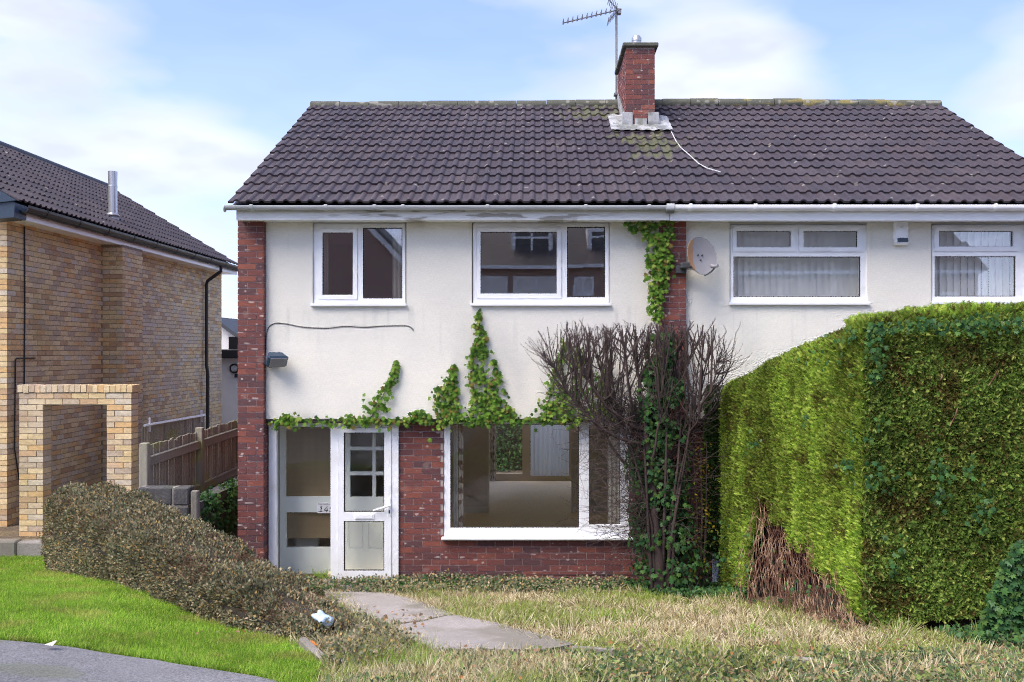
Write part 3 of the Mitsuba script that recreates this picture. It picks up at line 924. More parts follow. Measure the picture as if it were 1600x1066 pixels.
# inner screen wall
SY = 0.52
x = lambda px: at(px, 0, SY)[0]
z = lambda py: at(0, py, SY)[2]
zi = -0.05
inner = sbox(x(437), zi, x(620), z(640))
holes = [sbox(x(446), z(776), x(528), z(660)), sbox(x(447), z(856), x(528), z(800.5))]
dholes = []
for r0, r1 in ((655, 698), (703.5, 737), (742.5, 776.5)):
    for c0, c1 in ((547, 582), (587, 606)):
        dholes.append(sbox(x(c0), z(r1), x(c1), z(r0)))
scr = inner.intersection(sbox(x(437), zi, x(533), z(640)))
for h in holes:
    scr = scr.difference(h)
isn = put(f'{H1}__porch_screen', plate(scr, SY, SY + 0.07), 'cream_m')
put(f'{isn}__fabric_panel', bx(x(445), x(528), SY + 0.04, SY + 0.05, z(776.5), z(659)), 'sacking_m')
put(f'{isn}__fabric_panel', bx(x(446), x(528), SY + 0.04, SY + 0.05, z(842), z(800)), 'sacking_m')
a, b, c, d = holes[1].bounds
put(f'{isn}__pane', (np.array([[a, SY + .03, b], [c, SY + .03, b], [c, SY + .03, d], [a, SY + .03, d]]), np.array([[0, 1, 2], [0, 2, 3]])), 'clear_glass_m')
put(f'{H1}__hall_radiator', rbox(x(452), x(488), SY + 0.3, SY + 0.4, z(872), z(845), 0.01), 'cream_board_m')
idr = sbox(x(537), zi, x(618), z(645))
for h in dholes:
    idr = idr.difference(h)
grooves = []
for c0, c1 in ((545, 568), (576, 600)):
    big, small = sbox(x(c0), z(857), x(c1), z(806)), sbox(x(c0 + 1.6), z(855.4), x(c1 - 1.6), z(807.6))
    grooves.append(big.difference(small))
front = idr
for g in grooves:
    front = front.difference(g)
ind = put(f'{H1}__inner_door', join([plate(front, SY - 0.012, SY), plate(idr, SY + 0.0005, SY + 0.045)]), 'cream_m')
for h in dholes:
    a, b, c, d = h.bounds
    nx, nz = 10, 10
    X, Z = np.meshgrid(np.linspace(a, c, nx), np.linspace(b, d, nz), indexing='ij')
    Yv = SY + 0.02 + 0.006 * (meshkit.noise(np.stack([X * 34, X * 0, Z * 26], -1)) - 0.5)
    i, j = np.meshgrid(np.arange(nx - 1), np.arange(nz - 1), indexing='ij')
    q = (i * nz + j).ravel()
    put(f'{ind}__pane', (np.stack([X, Yv, Z], -1).reshape(-1, 3), np.vstack([np.stack([q, q + nz, q + nz + 1], 1), np.stack([q, q + nz + 1, q + 1], 1)])), 'clear_glass_m', smooth=True, label=None)
put(f'{H1}__porch_floor', bx(-3.27, -1.69, 0.05, 3.0, -0.14, -0.062), 'concrete_m')
put(f'{H1}__porch_side_wall', join([bx(-1.69, -1.63, 0.30, 0.6, -0.06, 2.2), bx(-1.76, -1.70, 0.6, 3.0, -0.06, 0.049)]), 'cream_board_m')
put(f'{H1}__hall_back_wall', bx(-3.28, -1.77, 3.0, 3.1, -0.06, 2.19), 'dim_room_m')
put(f'{H1}__hall_side_wall', bx(-3.28, -3.27, 0.37, 3.0, -0.06, 2.19), 'dim_room_m')

# number plate: white card with slanted figures, its last figure behind the mullion
npk = thing('number_plate', 'white house number card reading 145 on the inner porch screen', 'number plate')
x0, z0, x1, z1 = rect(495.5, 786, 520, 802, SY - 0.006)
put(f'{npk}__plate', rbox(x0, x1, SY - 0.010, SY - 0.003, z0, z1, 0.002), 'white_m')
tx = meshkit.text_mesh('145', 0.072, 0.002)
v = tx.vertices
v[:, 0] += 0.22 * v[:, 1]
tx.vertices = np.stack([v[:, 0] * 1.02 + x0 + 0.012, SY - 0.0105 - v[:, 2], v[:, 1] + z0 + 0.018], 1)
put(f'{npk}__figures', join([tx, bx(x0 + 0.012, x1, SY - 0.0125, SY - 0.0105, z1 - 0.017, z1 - 0.010)]), 'ink_m')

# ------------------------------------------------------------------ fascias and gutters
fy = -0.30
put(f'{H1}__fascia', rbox(at(369, 0, fy)[0], XP - .003, fy, fy + 0.03, 4.395, 4.535, 0.004), 'old_white_m')
put(f'{H1}__soffit', bx(-3.54, XP - .003, fy + 0.031, -0.002, 4.412, 4.43), 'old_white_m')
put(f'{H2}__fascia', rbox(XP + .003, XR - .04, fy - 0.012, fy + 0.02, 4.388, 4.535, 0.004), 'white_m')
put(f'{H2}__soffit', bx(XP + .003, XR - .04, fy + 0.021, -0.002, 4.412, 4.43), 'white_m')


def gutter(H, x0, x1, r, y, z, mat, clips, square=0.0):
    th = np.linspace(math.pi, 2 * math.pi, 13)
    sx = lambda c: np.sign(c) * abs(c) ** (1 - square)
    outer = [(y + r * sx(math.cos(a)), z + r * 1.05 * sx(math.sin(a))) for a in th]
    inn = [(y + (r - 0.008) * sx(math.cos(a)), z + (r - 0.008) * 1.05 * sx(math.sin(a))) for a in th[::-1]]
    m = prism_x(Polygon(outer + inn).buffer(0.0015), x0, x1)
    g = put(f'{H}__gutter', m, mat, smooth=40)
    for c in clips:
        big = [(y + (r + 0.007) * sx(math.cos(a)), z + (r + 0.007) * 1.05 * sx(math.sin(a))) for a in th]
        put(f'{g}__bracket', prism_x(Polygon(big + [(y + r, z + 0.012), (y - r, z + 0.012)]).buffer(0.001), c - 0.018, c + 0.018), mat, smooth=40)
    return g


yg = -0.375
gpx = lambda px: at(px, 0, yg)[0]
g1 = gutter(H1, gpx(352), gpx(1046), 0.048, yg, 4.555, 'old_gutter_m', [gpx(v) for v in (394, 510, 586, 630, 762, 915, 1014)])
put(f'{g1}__end_cap', prism_x(Point(yg, 4.53).buffer(0.05).intersection(sbox(-1, 4.3, 1, 4.556)), gpx(352) - 0.012, gpx(352) - .001), 'pipe_m')
put(f'{g1}__joint', prism_x(Point(yg, 4.535).buffer(0.068).intersection(sbox(-1, 4.3, 1, 4.575)), gpx(1041), gpx(1053)), 'old_gutter_m', smooth=40)
g2 = gutter(H2, gpx(1054), XR + 0.05, 0.058, yg, 4.560, 'white_m', [gpx(v) for v in (1078, 1179, 1302, 1431, 1553)], square=0.35)

# ------------------------------------------------------------------ chimney, flashing, flues
cx0, cx1, cy0, cy1, cz0, cz1 = 1.358, 1.785, 2.48, 3.85, 5.80, 7.345
ch = put(f'{H1}__chimney', bx(cx0 + .008, cx1 - .008, cy0 + .008, cy1 - .008, cz0, cz1), 'mortar_m')
bricks(ch, [cx0, cy0 + .008, cz0 + .02], [1, 0, 0], [0, -1, 0], lay(cx1 - cx0, 1.5), RED, 'red_brick_m', depth=0.11)
side = [(u, v, a, b) for u, v, a, b in lay(cy1 - cy0 - .02, 1.5, flip=1)]
bricks(ch, [cx0 + .008, cy0 + .02, cz0 + .02], [0, 1, 0], [-1, 0, 0], side, RED, 'red_brick_m', depth=0.02, limit=0, key='side_brick')
bricks(ch, [cx1 - .008, cy0 + .02, cz0 + .02], [0, 1, 0], [1, 0, 0], side, RED, 'red_brick_m', depth=0.02, limit=0, key='side_brick')
put(f'{ch}__cap', rbox(cx0 - .05, cx1 + .05, cy0 - .05, cy1 + .05, cz1 + .002, cz1 + 0.062, 0.012), 'ridge_m')


def lathe(prof, c, n=20):
    m = trimesh.creation.revolve(np.array(prof), sections=n)
    m.apply_translation(c)
    return m


put(f'{ch}__flue', lathe([(0, 0), (.068, 0), (.068, .10), (.074, .105), (.074, .15), (.05, .185), (0, .19)], (1.54, 2.72, cz1 + .062)), 'steel_m', smooth=35)
put(f'{ch}__flue', lathe([(0, 0), (.05, 0), (.05, .10), (.035, .12), (0, .12)], (1.46, 2.98, cz1 + .062)), 'grey_metal_m', smooth=35)
roofz = lambda y: ROOF_O[2] + (y - ROOF_O[1]) * math.tan(SLOPE)


def lead_sheet(x0, x1, y0, y1, lift, nx=24, ny=10, ragged=0.03, seed=1):
    r = np.random.default_rng(seed)
    X, Yv = np.meshgrid(np.linspace(x0, x1, nx), np.linspace(y0, y1, ny), indexing='ij')
    X = X + r.normal(size=X.shape) * 0.004
    Yv[:, 0] += ragged * (meshkit.noise(np.stack([X[:, 0] * 6, X[:, 0] * 0, X[:, 0] * 0], -1)) - 0.5) * 2
    Z = roofz(Yv) + lift + 0.006 * np.sin((X - ROOF_O[0]) / CW * 4 * math.pi) + r.normal(size=X.shape) * 0.003
    i, j = np.meshgrid(np.arange(nx - 1), np.arange(ny - 1), indexing='ij')
    a = (i * ny + j).ravel()
    return np.stack([X, Yv, Z], -1).reshape(-1, 3), np.vstack([np.stack([a, a + ny, a + ny + 1], 1), np.stack([a, a + ny + 1, a + 1], 1)])


fl = put(f'{H1}__flashing', merge([lead_sheet(1.16, 1.98, 2.20, 2.50, 0.085, seed=1), lead_sheet(1.12, 1.36, 2.24, 2.98, 0.088, 8, 16, 0.02, 2), lead_sheet(1.78, 2.02, 2.24, 2.90, 0.088, 8, 16, 0.02, 3)]), 'lead_m', smooth=True)
zf = roofz(2.45) + 0.08
put(f'{fl}__apron', join([bx(cx0 + .13, cx1 - .12, cy0 - .022, cy0 - .004, zf - 0.06, zf + 0.10), rbox(cx0 - .06, cx0 + .10, cy0 - .032, cy0 - .010, zf - .09, zf + 0.19, .006), rbox(cx1 - .10, cx1 + .06, cy0 - .032, cy0 - .010, zf - .09, zf + 0.19, .006)]), 'lead_m')
steps = [bx(cx0 - .020, cx0 - .006, cy0 + .02 + k * 0.135, cy0 + .15 + k * 0.135, roofz(cy0 + k * .135) + 0.02, roofz(cy0 + k * .135) + 0.25) for k in range(9)]
put(f'{fl}__step', join(steps), 'lead_m')

# ------------------------------------------------------------------ things fixed to the pair
an = thing('tv_antenna', 'old television antenna on a tall pole behind the chimney', 'antenna')
top = np.array([1.345, 3.98, 8.43])
put(f'{an}__pole', tube([(1.345, 3.98, 6.75), top + [0, 0, 0.07]], .021, 8), 'grey_metal_m', smooth=50)
tip = at(880, 36, 3.9) ; hub = at(966, 15.5, 3.94)
put(f'{an}__boom', tube([tip, hub + (hub - tip) * 0.06], .011, 6), 'grey_metal_m')
dirb = unit(hub - tip)
els = []
for t in np.linspace(0.0, 0.86, 11):
    c = tip + (hub - tip) * t
    els.append(tube([c + [0.0, -0.16, 0.01], c + [0.0, 0.16, 0.03]], .007, 5))
    els.append(tube([c + [0, 0, -.02], c + [0, 0, .028]], .014, 5))
put(f'{an}__director', merge(els), 'grey_metal_m', kind='stuff')
ref = []
for s, e in ((1, at(951, 0, 3.9)), (-1, at(950, 34, 3.9))):
    for w in (0,):
        a = hub + [0, w, 0]
        b = np.array(e) + [0, w, 0]
        ref.append(tube([a, b], .009, 5))
    for t in np.linspace(0.2, 1, 6):
        c = hub + (np.array(e) - hub) * t
        ref.append(tube([c + [0, -.2, 0], c + [0, .2, 0]], .006, 5))
put(f'{an}__reflector', merge(ref), 'grey_metal_m', kind='stuff')
put(f'{an}__clamp', join([rbox(hub[0] - .01, hub[0] + .05, 3.94, 4.03, hub[2] - .06, hub[2] + .03, .006)]), 'grey_metal_m')
put(f'{an}__bracket', join([bx(1.30, 1.36, 3.86, 4.0, 7.02, 7.05), bx(1.30, 1.36, 3.86, 4.0, 6.86, 6.89)]), 'grey_metal_m')

sd = thing('satellite_dish', 'grey satellite dish with a rusty left edge on an arm beside the red brick pier', 'satellite dish')
dc = at(1097.5, 400, -0.33)
dn = unit(np.array([0.46, -0.85, 0.20]))
du = unit(np.cross([0, 0, 1], dn)); dv = np.cross(dn, du)
rr, tt = np.meshgrid(np.linspace(0, 1, 9), np.linspace(0, 2 * math.pi, 37)[:-1], indexing='ij')
P0 = dc + (rr * .215 * np.cos(tt))[..., None] * du + (rr * .235 * np.sin(tt))[..., None] * dv + ((rr ** 2 - 1) * 0.05)[..., None] * dn
vf, ff = [], []
n1, n2 = P0.shape[:2]
for off in (0, -0.012):
    vf.append((P0 + dn * off).reshape(-1, 3))
i, j = np.meshgrid(np.arange(n1 - 1), np.arange(n2), indexing='ij')
q = np.stack([i * n2 + j, (i + 1) * n2 + j, (i + 1) * n2 + (j + 1) % n2, i * n2 + (j + 1) % n2], -1).reshape(-1, 4)
b0 = n1 * n2
rim = np.array([[(n1 - 1) * n2 + k, b0 + (n1 - 1) * n2 + k, b0 + (n1 - 1) * n2 + (k + 1) % n2, (n1 - 1) * n2 + (k + 1) % n2] for k in range(n2)])
put(f'{sd}__reflector', (np.vstack(vf), np.vstack([q, q[:, ::-1] + b0, rim])), 'dish_m', smooth=40)
put(f'{sd}__bolt', merge([tube([dc - dn * .06 + du * a + dv * b, dc - dn * .030 + du * a + dv * b], .009, 6) for a, b in ((-.03, 0.02), (.03, 0.02), (0, -.04))]), 'black_m')
foot = at(1064, 419, -0.10)
put(f'{sd}__bracket', join([rbox(foot[0] - .07, foot[0] + .06, -0.14, -0.085, foot[2] - .07, foot[2] + .03, .01), rbox(foot[0] - .02, foot[0] + .12, -0.24, -0.13, foot[2] - .02, foot[2] + .06, .015)]), 'slate_m')
put(f'{sd}__arm', merge([tube([foot + [0.03, -.1, 0], foot + [0.13, -.15, .02], dc - dn * .07], .016, 8), tube([foot + [0.06, -.13, -.02], dc - dv * .15 - dn * .05, dc - dv * .245 - dn * .0, at(1112, 424, -.42), at(1117, 418, -.46)], .009, 6)]), 'slate_m', smooth=50)
lnb = at(1117.5, 416, -.47)
put(f'{sd}__receiver', tm(tube([lnb + dn * .05 - dv * .01, lnb - dn * .02 + dv * .0, lnb - dn * .06 + dv * .02], [.018, .02, .026], 10)), 'dish_m', smooth=45)

ab = thing('alarm_box', 'white burglar alarm box with a dark band below the white gutter', 'alarm box')
x0, z0, x1, z1 = rect(1395, 347.5, 1416, 384, 0)
put(f'{ab}__case', rbox(x0, x1, -0.075, 0.0 - .001, z0 + .02, z1, .012), 'white_m', smooth=25)
put(f'{ab}__base', rbox(x0 + .004, x1 - .004, -0.062, -.001, z0, z0 + .028, .006), 'cream_board_m')
put(f'{ab}__band', rbox(x0 + .028, x1 - .008, -0.0795, -0.0745, at(0, 379.5, 0)[2], at(0, 373, 0)[2], .001), 'navy_m')
xm, zm = (x0 + x1) / 2, at(0, 356, 0)[2]
put(f'{ab}__emblem', plate(Polygon([(xm - .035, zm + .012), (xm - .01, zm + .004), (xm + .006, zm + .018), (xm + .034, zm + .012), (xm + .012, zm - .004), (xm + .018, zm - .022), (xm - .004, zm - .012), (xm - .022, zm - .014)]), -0.0775, -0.0755), 'pipe_m')

fd = thing('flood_light', 'small black security floodlight on the wall beside the left brick pier', 'flood light')
c = at(431, 562, -0.17)
import trimesh.transformations as tfm
hd = rbox(-.115, .115, -.07, .07, -.075, .075, .02)
hd.vertices[:, 0] *= np.where(hd.vertices[:, 1] < 0, 1.12, 0.8)
hd.apply_transform(tfm.rotation_matrix(math.radians(38), (0, 0, 1)) @ tfm.rotation_matrix(math.radians(28), (1, 0, 0)))
hd.apply_translation(c)
put(f'{fd}__head', hd, 'navy_m', smooth=25)
gl = rbox(-.10, .10, -.082, -.071, -.06, .06, .003)
gl.apply_transform(tfm.rotation_matrix(math.radians(38), (0, 0, 1)) @ tfm.rotation_matrix(math.radians(28), (1, 0, 0)))
gl.apply_translation(c)
put(f'{fd}__lens', gl, 'grey_metal_m')
put(f'{fd}__sensor', rbox(c[0] - .12, c[0] - .01, -.17, -.05, c[2] - .125, c[2] - .06, .012).apply_transform(tfm.rotation_matrix(0.5, (0, 1, 0), c)), 'black_m')
put(f'{fd}__bracket', rbox(c[0] - .13, c[0] - .03, -.09, -.001, c[2] - .055, c[2] + .005, .01), 'black_m')


def cable(name, pts, y, r, mat, label):
    P = np.array([at(a, b, y) for a, b in pts])
    t = np.linspace(0, 1, len(P))
    s = np.linspace(0, 1, len(P) * 6)
    from scipy.interpolate import PchipInterpolator
    return put(name, tube(PchipInterpolator(t, P)(s), r, 5), mat, smooth=50, label=label, cat='cable')


cable('wall_cable', [(415.5, 552), (416, 530), (419, 513), (432, 505), (445, 506), (480, 512), (510, 513), (540, 510), (570, 511.5), (600, 509.5), (632, 509), (642, 512), (646, 518)], -0.006, .005, 'rubber_m', 'thin dark cable looping over the cream wall above the floodlight')
cable('dish_cable', [(1067, 424), (1068, 440), (1071, 452), (1074, 468), (1077, 474), (1080, 470)], -0.012, .004, 'pipe_m', 'thin pale cable hanging below the satellite dish bracket')
rp = []
for a, b in [(1049, 206), (1056, 220), (1064, 231), (1078, 243), (1092, 256), (1105, 263), (1126, 269)]:
    k = (550 - b) / FOC
    yy = (EYE_Z - ROOF_O[2] - 0.07 + ROOF_O[1] * math.tan(SLOPE) + k * -EYE_Y) / (math.tan(SLOPE) - k)
    rp.append(at(a, b, yy))
put('roof_cable', tube(np.array(rp), .007, 5), 'pipe_m', smooth=50, label='pale loose cable trailing down the roof tiles right of the chimney', cat='cable')

# ------------------------------------------------------------------ the buff brick house on the left
NX, NF, NB = -7.2, 1.37, 10.25          # its side wall, its front and its back
BH = thing('brick_house', 'buff yellow brick house with dark tiled roof, steel flue and black downpipe', 'house')
EZ, EX, RX, RZ = 4.82, -6.86, -9.87, 6.63
put(f'{BH}__side_wall', bx(NX - 0.25, NX - .008, NF + .008, NB - .008, 0.2, 4.72), 'buff_mortar_m')
sw = f'{BH}__side_wall'
cells = lay(NB - NF, 4.42)
cells = [c for c in cells if not (4.22 < (c[0] + c[1]) / 2 + NF < 5.08)]
bricks(sw, [NX - .008, NF, 0.30], [0, 1, 0], [1, 0, 0], cells, BUFF, 'buff_brick_m', depth=0.10, limit=290, rank=lambda a, b, c, d: a)
put(f'{BH}__front_wall', plate(Polygon([(-12.6, 0.2), (NX - .012, 0.2), (NX - .012, 4.72), (RX, RZ - .12), (-12.6, 4.9)]), NF + .01, NF + 0.25), 'buff_mortar_m')
bricks(f'{BH}__front_wall', [NX - 1.125, NF + .010, 0.30], [1, 0, 0], [0, -1, 0], lay(1.125 - .001, 4.40), BUFF, 'buff_brick_m', depth=0.09, proud=0.006, rank=lambda a, b, c, d: -a)
put(f'{BH}__back_wall', plate(Polygon([(-12.6, 0.2), (NX - .012, 0.2), (NX - .012, 4.72), (RX, RZ - .12), (-12.6, 4.9)]), NB - .2, NB - .012), 'buff_mortar_m')
ps = put(f'{BH}__brick_pilaster', bx(NX - .02, -6.878, 4.246, 5.054, 0.3, 4.62), 'buff_mortar_m')
bricks(ps, [NX, 4.246, 0.30], [1, 0, 0], [0, -1, 0], lay(0.33, 4.3), BUFF, 'buff_brick_m', depth=0.09)
bricks(ps, [-6.878, 4.238, 0.30], [0, 1, 0], [1, 0, 0], lay(0.824, 4.3, flip=1), BUFF, 'buff_brick_m', depth=0.10)
# roof
NSL = math.atan2(RZ - EZ, EX - RX)
NV = np.array([-math.cos(NSL), 0, math.sin(NSL)])
NU = np.array([0, 1.0, 0])
nw, rows_n = 0.29, 11
FY0 = 0.98
cols_n = int((NB + 0.12 - FY0) / nw)
nr = put(f'{BH}__roof', plate(Polygon([(EX - .03, EZ - .03), (RX, RZ - .04), (2 * RX - EX, EZ - .03), (2 * RX - EX, EZ - .12), (RX, RZ - .14), (EX - .06, EZ - .1)]), FY0 + .02, FY0 + cols_n * nw), 'slate_m')
NT = tile_variants(nw, 0.40, 'tile_m')
# U runs along +y; U x V must point out of the roof
nslope = math.hypot(RZ - EZ, EX - RX)
tiles(nr, [EX + .02, FY0, EZ - .012], NU, NV, cols_n, rows_n, nw, nslope / rows_n, NT, limit=295, rank=lambda r, c: c * 0.6 + r * 0.05)
for k in range(20):
    L = cols_n * nw / 20
    th = np.linspace(-0.3, math.pi + 0.3, 9)
    prof = [(RX + 0.12 * math.cos(a), RZ + 0.09 * math.sin(a)) for a in th]
    put(f'{nr}__ridge_tile', plate(Polygon(prof), FY0 + k * L + .004, FY0 + (k + 1) * L - .004), 'slate_m', smooth=40)
put(f'{BH}__fascia', rbox(EX - .05, EX - .025, FY0 + .3, NB + .12, EZ - .21, EZ - .03, .004), 'white_m')
put(f'{BH}__soffit', bx(NX - .02, EX - .051, FY0 + .3, NB + .12, EZ - .20, EZ - .18), 'white_m')
th = np.linspace(math.pi, 2 * math.pi, 11)
o_ = [(EX + .04 + .075 * math.cos(a), EZ - .035 + .10 * math.sin(a)) for a in th]
i_ = [(EX + .04 + .066 * math.cos(a), EZ - .035 + .091 * math.sin(a)) for a in th[::-1]]
ng = put(f'{BH}__gutter', plate(Polygon(o_ + i_).buffer(.002), FY0 + .1, NB + .16), 'black_m', smooth=40)
for yk in np.arange(FY0 + .6, NB, 0.95):
    big = [(EX + .04 + .083 * math.cos(a), EZ - .035 + .108 * math.sin(a)) for a in th]
    put(f'{ng}__bracket', plate(Polygon(big), yk, yk + .05), 'black_m', smooth=40)
# painted boxed eave end and barge boards at the front gable
put(f'{BH}__eave_box', join([plate(Polygon([(EX - .01, EZ - .02), (EX - .42, EZ + .225), (EX - .42, EZ - .24), (EX - .02, EZ - .21)]), FY0 - .02, FY0 + .28)]), 'navy_m')
put(f'{BH}__barge_board', plate(Polygon([(EX + .02, EZ + .01), (RX, RZ + .01), (RX, RZ - .22), (EX - .30, EZ - .03)]), FY0 - .05, FY0 - .021), 'navy_m')
put(f'{BH}__barge_board', plate(Polygon([(2 * RX - EX, EZ + .01), (RX - .001, RZ + .01), (RX - .001, RZ - .22), (2 * RX - EX + .3, EZ - .03)]), FY0 - .05, FY0 - .021), 'navy_m')
# downpipe
dy = 20.6 + EYE_Y
put(f'{BH}__downpipe', merge([tube([(EX + .04, dy, EZ - .08), (EX + .04, dy, EZ - .24), (NX + .09, dy, EZ - .45), (NX + .07, dy, EZ - .52), (NX + .07, dy, 2.55), (NX + .13, dy - .1, 2.35), (NX + .13, dy - .1, 0.3)], .036, 8)]), 'black_m', smooth=50)
# flue pipe through the roof
fx, fyy, fz = -7.39, 16.6 + EYE_Y, 5.06
fu = put(f'{BH}__flue', lathe([(0, -.1), (.076, -.1), (.076, .66), (.080, .66), (.080, .68), (.074, .69), (.078, .93), (.07, .93), (.068, .80), (0, .80)], (fx, fyy, fz)), 'steel_m', smooth=35)
put(f'{fu}__collar', lathe([(.078, .155), (.115, .15), (.118, .165), (.078, .20)], (fx, fyy, fz)), 'steel_m', smooth=35)
fm = rbox(-.2, .2, -.17, .17, -.012, .012, .004)
fm.apply_transform(tfm.rotation_matrix(NSL, (0, 1, 0)))
fm.apply_translation((fx + .05, fyy, fz + .05))
put(f'{fu}__flashing', fm, 'lead_m')
put(f'{fu}__flashing', lathe([(.13, -.04), (.078, .14), (.076, .14), (.10, -.04)], (fx, fyy, fz + .02)), 'lead_m', smooth=35)
# black wires on its wall
wy = 7.17 * FOC / (835 - 40) + EYE_Y
wm = merge([tube([(NX + .015, wy, 4.6), (NX + .014, wy + .01, 3.5), (NX + .016, wy - .01, 2.36)], .011, 5),
            tube([(NX + .016, wy + .28, 2.74), (NX + .018, wy - .22, 2.74), (NX + .018, wy - .24, 2.70), (NX + .016, wy - .26, 1.5), (NX + .05, wy - .05, 0.46)], .010, 5)])
put('black_wire', wm, 'rubber_m', label='black wires running down the buff brick wall behind the arch', cat='wire')

# ------------------------------------------------------------------ brick archway in front of it
AY = 12.3 + EYE_Y
aw = thing('brick_archway', 'square buff brick archway with a soldier course on top, open in the middle', 'archway')
ax = lambda px: at(px, 0, AY)[0]
a0, a1, a2, a3 = ax(30), ax(67), ax(167), ax(205)
az0, az1, az2 = 0.42, at(0, 634, AY)[2], at(0, 602, AY)[2]
D = 0.235
hs = az2 - 0.10
core = sbox(a0 + .008, az0, a3 - .008, hs).difference(sbox(a1 - .008, az0 - .1, a2 + .008, az1 + .008))
put(f'{aw}__mortar', plate(core, AY + .008, AY + D - .008), 'buff_mortar_m')
cells = lay(a3 - a0, hs - az0, holes=[(a1 - a0, a2 - a0, -1, az1 - az0)])
bricks(aw, [a0, AY + .008, az0], [1, 0, 0], [0, -1, 0], cells, BUFF, 'buff_brick_m', depth=0.215, limit=290)
n = int(round((a3 - a0 + .04) / 0.075))
for k in range(n):
    w = (a3 - a0 + .04) / n
    m = bx(a0 - .02 + k * w + .004, a0 - .02 + (k + 1) * w - .004, AY - .012, AY + D + .01, hs + .008, az2)
    c = m.centroid
    mm = np.eye(4); mm[:3, :3] = np.diag(m.extents); mm[:3, 3] = c + [0, rng.normal() * .002, rng.normal() * .002]
    scene[numbered(f'{aw}__cap_brick')] = {**BUFF[rng.integers(len(BUFF))], 'to_world': T(mm)}
put(f'{aw}__cap_bed', bx(a0 - .01, a3 + .01, AY - .002, AY + D, hs + .001, az2 - .012), 'buff_mortar_m')
put(f'{aw}__inner_face', join([bx(a1 - .006, a1 - .001, AY + .01, AY + D - .01, az0, az1), bx(a3 - .006, a3 - .003, AY + .01, AY + D - .01, az0, hs)]), 'buff_mortar_m')

# ------------------------------------------------------------------ block wall, posts and fence between the houses
bw2 = thing('block_wall', 'low dark stone block wall with pale mortar joints behind the clipped hedge', 'wall')
by0 = 11.2 + EYE_Y
k = put(f'{bw2}__mortar', bx(-4.69, -4.10, by0 + .012, by0 + .20, -0.1, 1.22), 'concrete_m')
for r in range(6):
    z0 = 1.23 - (r + 1) * 0.225
    cuts = [-4.70, -4.28, -4.085] if r % 2 == 0 else [-4.70, -4.50, -4.085]
    for u0, u1 in zip(cuts[:-1], cuts[1:]):
        m = rbox(u0 + .008, u1 - .008, by0, by0 + .215, z0 + .01, z0 + .218, .014)
        m = m.subdivide().subdivide()
        m.vertices += (meshkit.noise(m.vertices * 22)[:, None] - .5) * 0.016
        put(f'{bw2}__block', m, 'stone_m', smooth=30, uv=None)
sidew = bx(-4.30, -4.07, by0 + .22, 4.3, -0.2, 1.0)
sidew.vertices[:, 2] += np.where(sidew.vertices[:, 2] > .5, 0.012 * sidew.vertices[:, 1], 0)
sidew = sidew.subdivide_to_size(0.12)
sidew.vertices += (meshkit.fbm(sidew.vertices * 6, 3)[:, None] - .5) * [0.07, 0.0, 0.05]
put('retaining_wall', sidew, 'stone_m', smooth=40, label='dark mossy retaining wall running back beneath the slatted fence', cat='wall')
put('concrete_post', rbox(-4.055, -3.975, by0 - .03, by0 + .06, -0.1, 1.19, .012), 'concrete_m', label='short pale concrete post at the corner of the dark block wall', cat='post')

FXX = -4.8
gf = thing('garden_fence', 'weathered greenish wooden fence of upright slats between the two properties', 'fence')
ztop = lambda y: 1.66 + 0.02 * y
for yk in (11.55, 13.45, 15.25):
    yy = yk + EYE_Y
    put(f'{gf}__post', rbox(FXX + .0, FXX + .10, yy - .05, yy + .05, 0.2, ztop(yy) + .06 if yk < 15 else ztop(yy) - .02, .008), 'fence_m', uv=np.full((24, 2), .3))
for a, b in ((11.6, 13.4), (13.5, 15.25)):
    for zz in (1.48, 0.86):
        ya, yb = a + EYE_Y, b + EYE_Y
        m = rbox(FXX + .02, FXX + .075, ya, yb, zz - .06, zz + .06, .008)
        m.vertices[:, 2] += 0.02 * m.vertices[:, 1]
        put(f'{gf}__rail', m, 'fence_m')
yk = 11.5 + EYE_Y
FS = []
for i in range(8):
    FS.append((i + .5) / 8)
while yk < 15.6 + EYE_Y:
    w = 0.085
    m = bx(FXX - .004, FXX + .016, yk, yk + w, 0.45, ztop(yk) + rng.normal() * .008)
    m.apply_transform(tfm.rotation_matrix(rng.normal() * .006, (1, 0, 0), m.centroid))
    put(f'{gf}__slat', m, 'fence_m', uv=np.tile([[rng.random(), .5]], (8, 1)))
    yk += w + 0.012 + rng.random() * .004
# second low fence with a white rail beyond it
hr = thing('white_railing', 'low white rail on short posts beyond the wooden fence, beside the brick wall', 'railing')
A_, B_ = at(226, 665, 3.2), at(320, 649, 6.5)
put(f'{hr}__rail', tube([A_, B_], .022, 6), 'white_m')
for t in (0.07, 0.93):
    c = A_ + (B_ - A_) * t
    put(f'{hr}__post', rbox(c[0] - .015, c[0] + .015, c[1] - .015, c[1] + .015, c[2] - .12, c[2] + .11, .004), 'white_m')
for t in np.linspace(0.0, 1.0, 30):
    c = A_ + (B_ - A_) * t
    put(f'{hr}__paling', bx(c[0] - .035, c[0] - .02, c[1] - .035, c[1] + .035, 0.44, c[2] - .02), 'fence_m', uv=np.tile([[rng.random(), .5]], (8, 1)))

